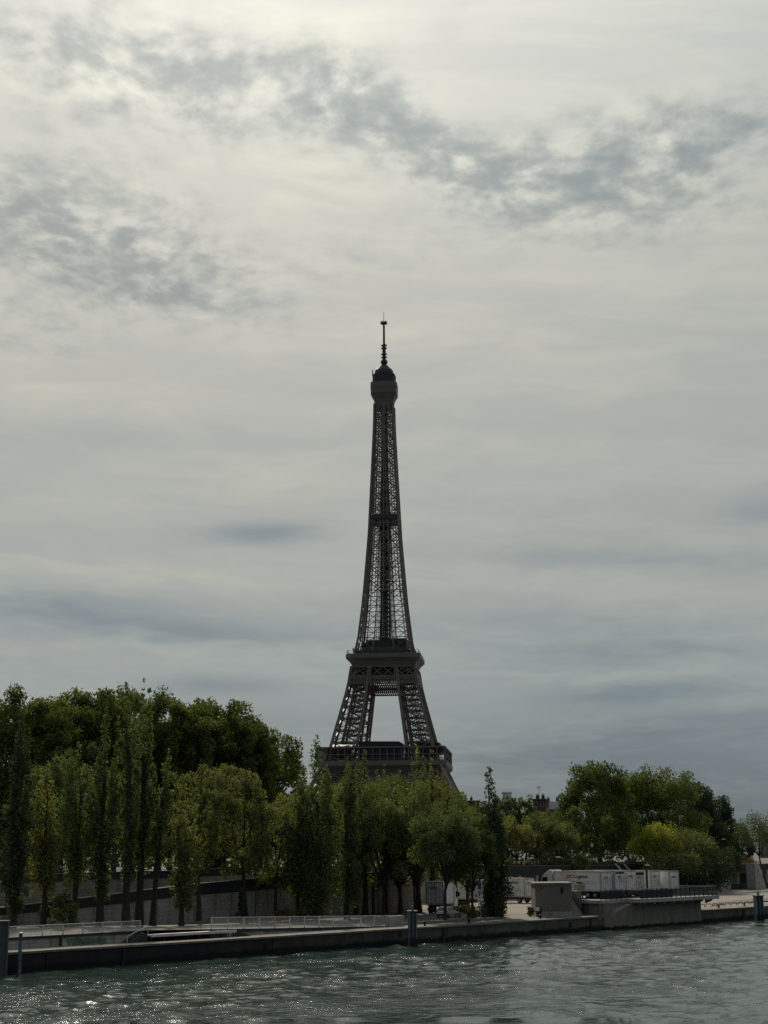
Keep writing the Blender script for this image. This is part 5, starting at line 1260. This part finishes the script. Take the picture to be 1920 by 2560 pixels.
p = at_y(1331, 1990, 560); block('dark brown brick building with an aerial, half hidden in trees', (p[0], 560, 6.7), R(-14), 4.6, 9, p[2] - 8.3, 'brick_brown', 'iron_dark', 6, 2, chim=2, antenna=True)
p = at_y(1362, 2007, 590); block('building with a pale zinc mansard roof right of the brown brick building', (p[0], 590, 6.7), R(2), 8.0, 12, p[2] - 9.2, 'iron_dark', 'zinc', 5, 4, 'mansard', 2)
p = at_y(1258, 1988, 620); block('rooftop block with a white upper storey far behind the tall thin poplar', (p[0], 620, 6.7), R(0), 3.2, 6, p[2] - 6.0, 'white_paint', 'white_paint', 5, 1, chim=0)
p = at_y(1143, 1992, 640); block('grey roofed building just right of the tower foot', (p[0], 640, 6.7), R(3), 9, 10, p[2] - 8.8, 'stone_dark', 'iron_dark', 6, 3, chim=2)
p = at_y(1895, 2085, 700); block('pale distant building behind the thin tree at the right edge', (p[0], 700, 6.7), R(-10), 16, 12, p[2] - 6.7, 'render_beige', 'zinc', 5, 6, 'mansard')
block('long dark building with tall pale framed windows behind the left plane trees', tuple(W(15, 125, 6.7)), ANG, 84, 14, 15, 'brick_brown', 'iron_dark', 4, 14, 'mansard', 6)

# ------------------------------------------------------------------ people on the promenade


def skinned(verts, edges, radii, name, mat):
    me = bpy.data.meshes.new(name); me.from_pydata(verts, edges, []); o = bpy.data.objects.new(name, me); COL.objects.link(o)
    sk = o.modifiers.new('skin', 'SKIN'); sk.use_smooth_shade = True
    for v, r_ in zip(me.skin_vertices[0].data, radii): v.radius = (r_, r_) if not hasattr(r_, '__len__') else r_
    me.skin_vertices[0].data[0].use_root = True
    ss_ = o.modifiers.new('sub', 'SUBSURF'); ss_.levels = 1; ss_.render_levels = 1
    dg = bpy.context.evaluated_depsgraph_get(); dg.update(); out = bpy.data.meshes.new_from_object(o.evaluated_get(dg)); bpy.data.objects.remove(o); out.name = name
    out.materials.clear(); out.materials.append(mat); return out


def body_meshes():
    J = dict(pel=(0, 0, .95), spi=(0, 0, 1.18), che=(0, .0, 1.36), nek=(0, 0, 1.50), chin=(0, .03, 1.57), hd=(0, .02, 1.66), top=(0, .0, 1.74), nose=(0, .115, 1.645),
             sl=(-.19, 0, 1.42), el=(-.25, -.03, 1.14), wl=(-.24, .10, .90), hl=(-.24, .13, .80), sr=(.19, 0, 1.42), er=(.25, -.03, 1.14), wr=(.24, .08, .90), hr=(.24, .11, .80),
             pl=(-.10, 0, .90), kl=(-.11, .06, .50), al=(-.11, -.04, .09), fl=(-.11, .12, .04), pr=(.10, 0, .90), kr=(.11, .10, .50), ar=(.11, .02, .09), fr=(.11, .18, .04))
    K = list(J); ix = {k_: i for i, k_ in enumerate(K)}
    E = [('pel', 'spi'), ('spi', 'che'), ('che', 'nek'), ('nek', 'chin'), ('chin', 'hd'), ('hd', 'top'), ('hd', 'nose'), ('che', 'sl'), ('sl', 'el'), ('el', 'wl'), ('wl', 'hl'), ('che', 'sr'), ('sr', 'er'), ('er', 'wr'), ('wr', 'hr'),
         ('pel', 'pl'), ('pl', 'kl'), ('kl', 'al'), ('al', 'fl'), ('pel', 'pr'), ('pr', 'kr'), ('kr', 'ar'), ('ar', 'fr')]
    rad = dict(pel=(.15, .11), spi=(.13, .10), che=(.16, .11), nek=.055, chin=.06, hd=.095, top=.07, nose=.02, sl=.06, el=.042, wl=.03, hl=.035, sr=.06, er=.042, wr=.03, hr=.035, pl=.085, kl=.055, al=.04, fl=.04, pr=.085, kr=.055, ar=.04, fr=.04)
    body = skinned([J[k_] for k_ in K], [(ix[a], ix[b_]) for a, b_ in E], [rad[k_] for k_ in K], 'person', M['skin'])

    def sub(keys, grow, name):
        kk = [k_ for k_ in K if k_ in keys]; jx = {k_: i for i, k_ in enumerate(kk)}
        gr_ = lambda r_: tuple(v + grow for v in r_) if hasattr(r_, '__len__') else r_ + grow
        return skinned([J[k_] for k_ in kk], [(jx[a], jx[b_]) for a, b_ in E if a in jx and b_ in jx], [gr_(rad[k_]) for k_ in kk], name, M['cloth_white'])
    shirt = sub(('pel', 'spi', 'che', 'sl', 'el', 'sr', 'er'), .022, 'shirt'); trousers = sub(('pel', 'pl', 'kl', 'al', 'pr', 'kr', 'ar'), .02, 'trousers')
    h = MB().lathe([(.085, 1.60), (.108, 1.66), (.10, 1.73), (.06, 1.78), (.01, 1.79)], 12); h.v = [(x, y - .015, z + (.035 if y > .03 else 0)) for x, y, z in h.v]
    ho = h.build('hair', M['hair_dark']); hm = ho.data; bpy.data.objects.remove(ho)
    return body, shirt, trousers, hm


BODY = body_meshes()


def person(label, px, n, shirt, hair='hair_dark', trousers='cloth_navy', rz=0.0, sc=1.0):
    P = on_n(px, 2160, n); s_, n_ = to_sn(P); o = link('person', BODY[0], None, (P[0], P[1], (upz(s_) if n > 50 else upl(s_)) - 0.72), rz); o.scale = (sc,) * 3; tag(o, label, 'person', 'strollers on the promenade')
    for nm, me, mt in (('shirt', BODY[1], shirt), ('trousers', BODY[2], trousers), ('hair', BODY[3], hair)):
        c = link(nm, me, o); c.material_slots[0].link = 'OBJECT'; c.material_slots[0].material = M[mt]


person('person in a white top leaning at the parapet behind the left trees', 161, 41.6, 'cloth_white', rz=R(170))
person('person in a navy jacket beside the one in a white top at the left', 152, 41.8, 'cloth_navy', rz=R(190))
person('fair haired person in black near the thick trunk at the left', 212, 41.7, 'cloth_black', 'hair_pale', rz=R(160), sc=1.02)
person('person in a white top right of the fair haired person at the left', 226, 41.6, 'cloth_white', rz=R(200))
person('person in black left of the pale pair above the lone lorry', 1280, 56.6, 'cloth_black', rz=R(90))
person('person in pale pink, left of the pale pair above the lone lorry', 1286, 56.6, 'cloth_pink', rz=R(180))
person('person in a white shirt, right of the pale pair above the lone lorry', 1297, 56.9, 'cloth_white', rz=R(200))
person('short person in beige standing at the parapet above the lone lorry', 1310, 56.5, 'cloth_beige', 'hair_pale', rz=R(180), sc=.85)
person('person with dark hair in a black jacket between the pale and red strollers', 1326, 56.7, 'cloth_black', rz=R(170))
person('person in a red top on the promenade right of the black jacket', 1336, 56.6, 'cloth_red', rz=R(150), sc=.93)
person('person in pink walking last to the right above the lone lorry', 1346, 56.7, 'cloth_pink', rz=R(90))
person('person in dark clothes at the head of the white handrails', 1567, 56.6, 'cloth_black', rz=R(180))
person('person in blue at the head of the white handrails', 1580, 56.8, 'cloth_blue', 'hair_pale', rz=R(190))
person('person in beige on the promenade near the reddish shrub', 1836, 56.6, 'cloth_beige', rz=R(180))
person('person in black on the promenade near the reddish shrub', 1843, 56.8, 'cloth_black', rz=R(170), sc=1.05)
person('person in white on the promenade near the reddish shrub', 1852, 56.6, 'cloth_white', rz=R(200), sc=.95)
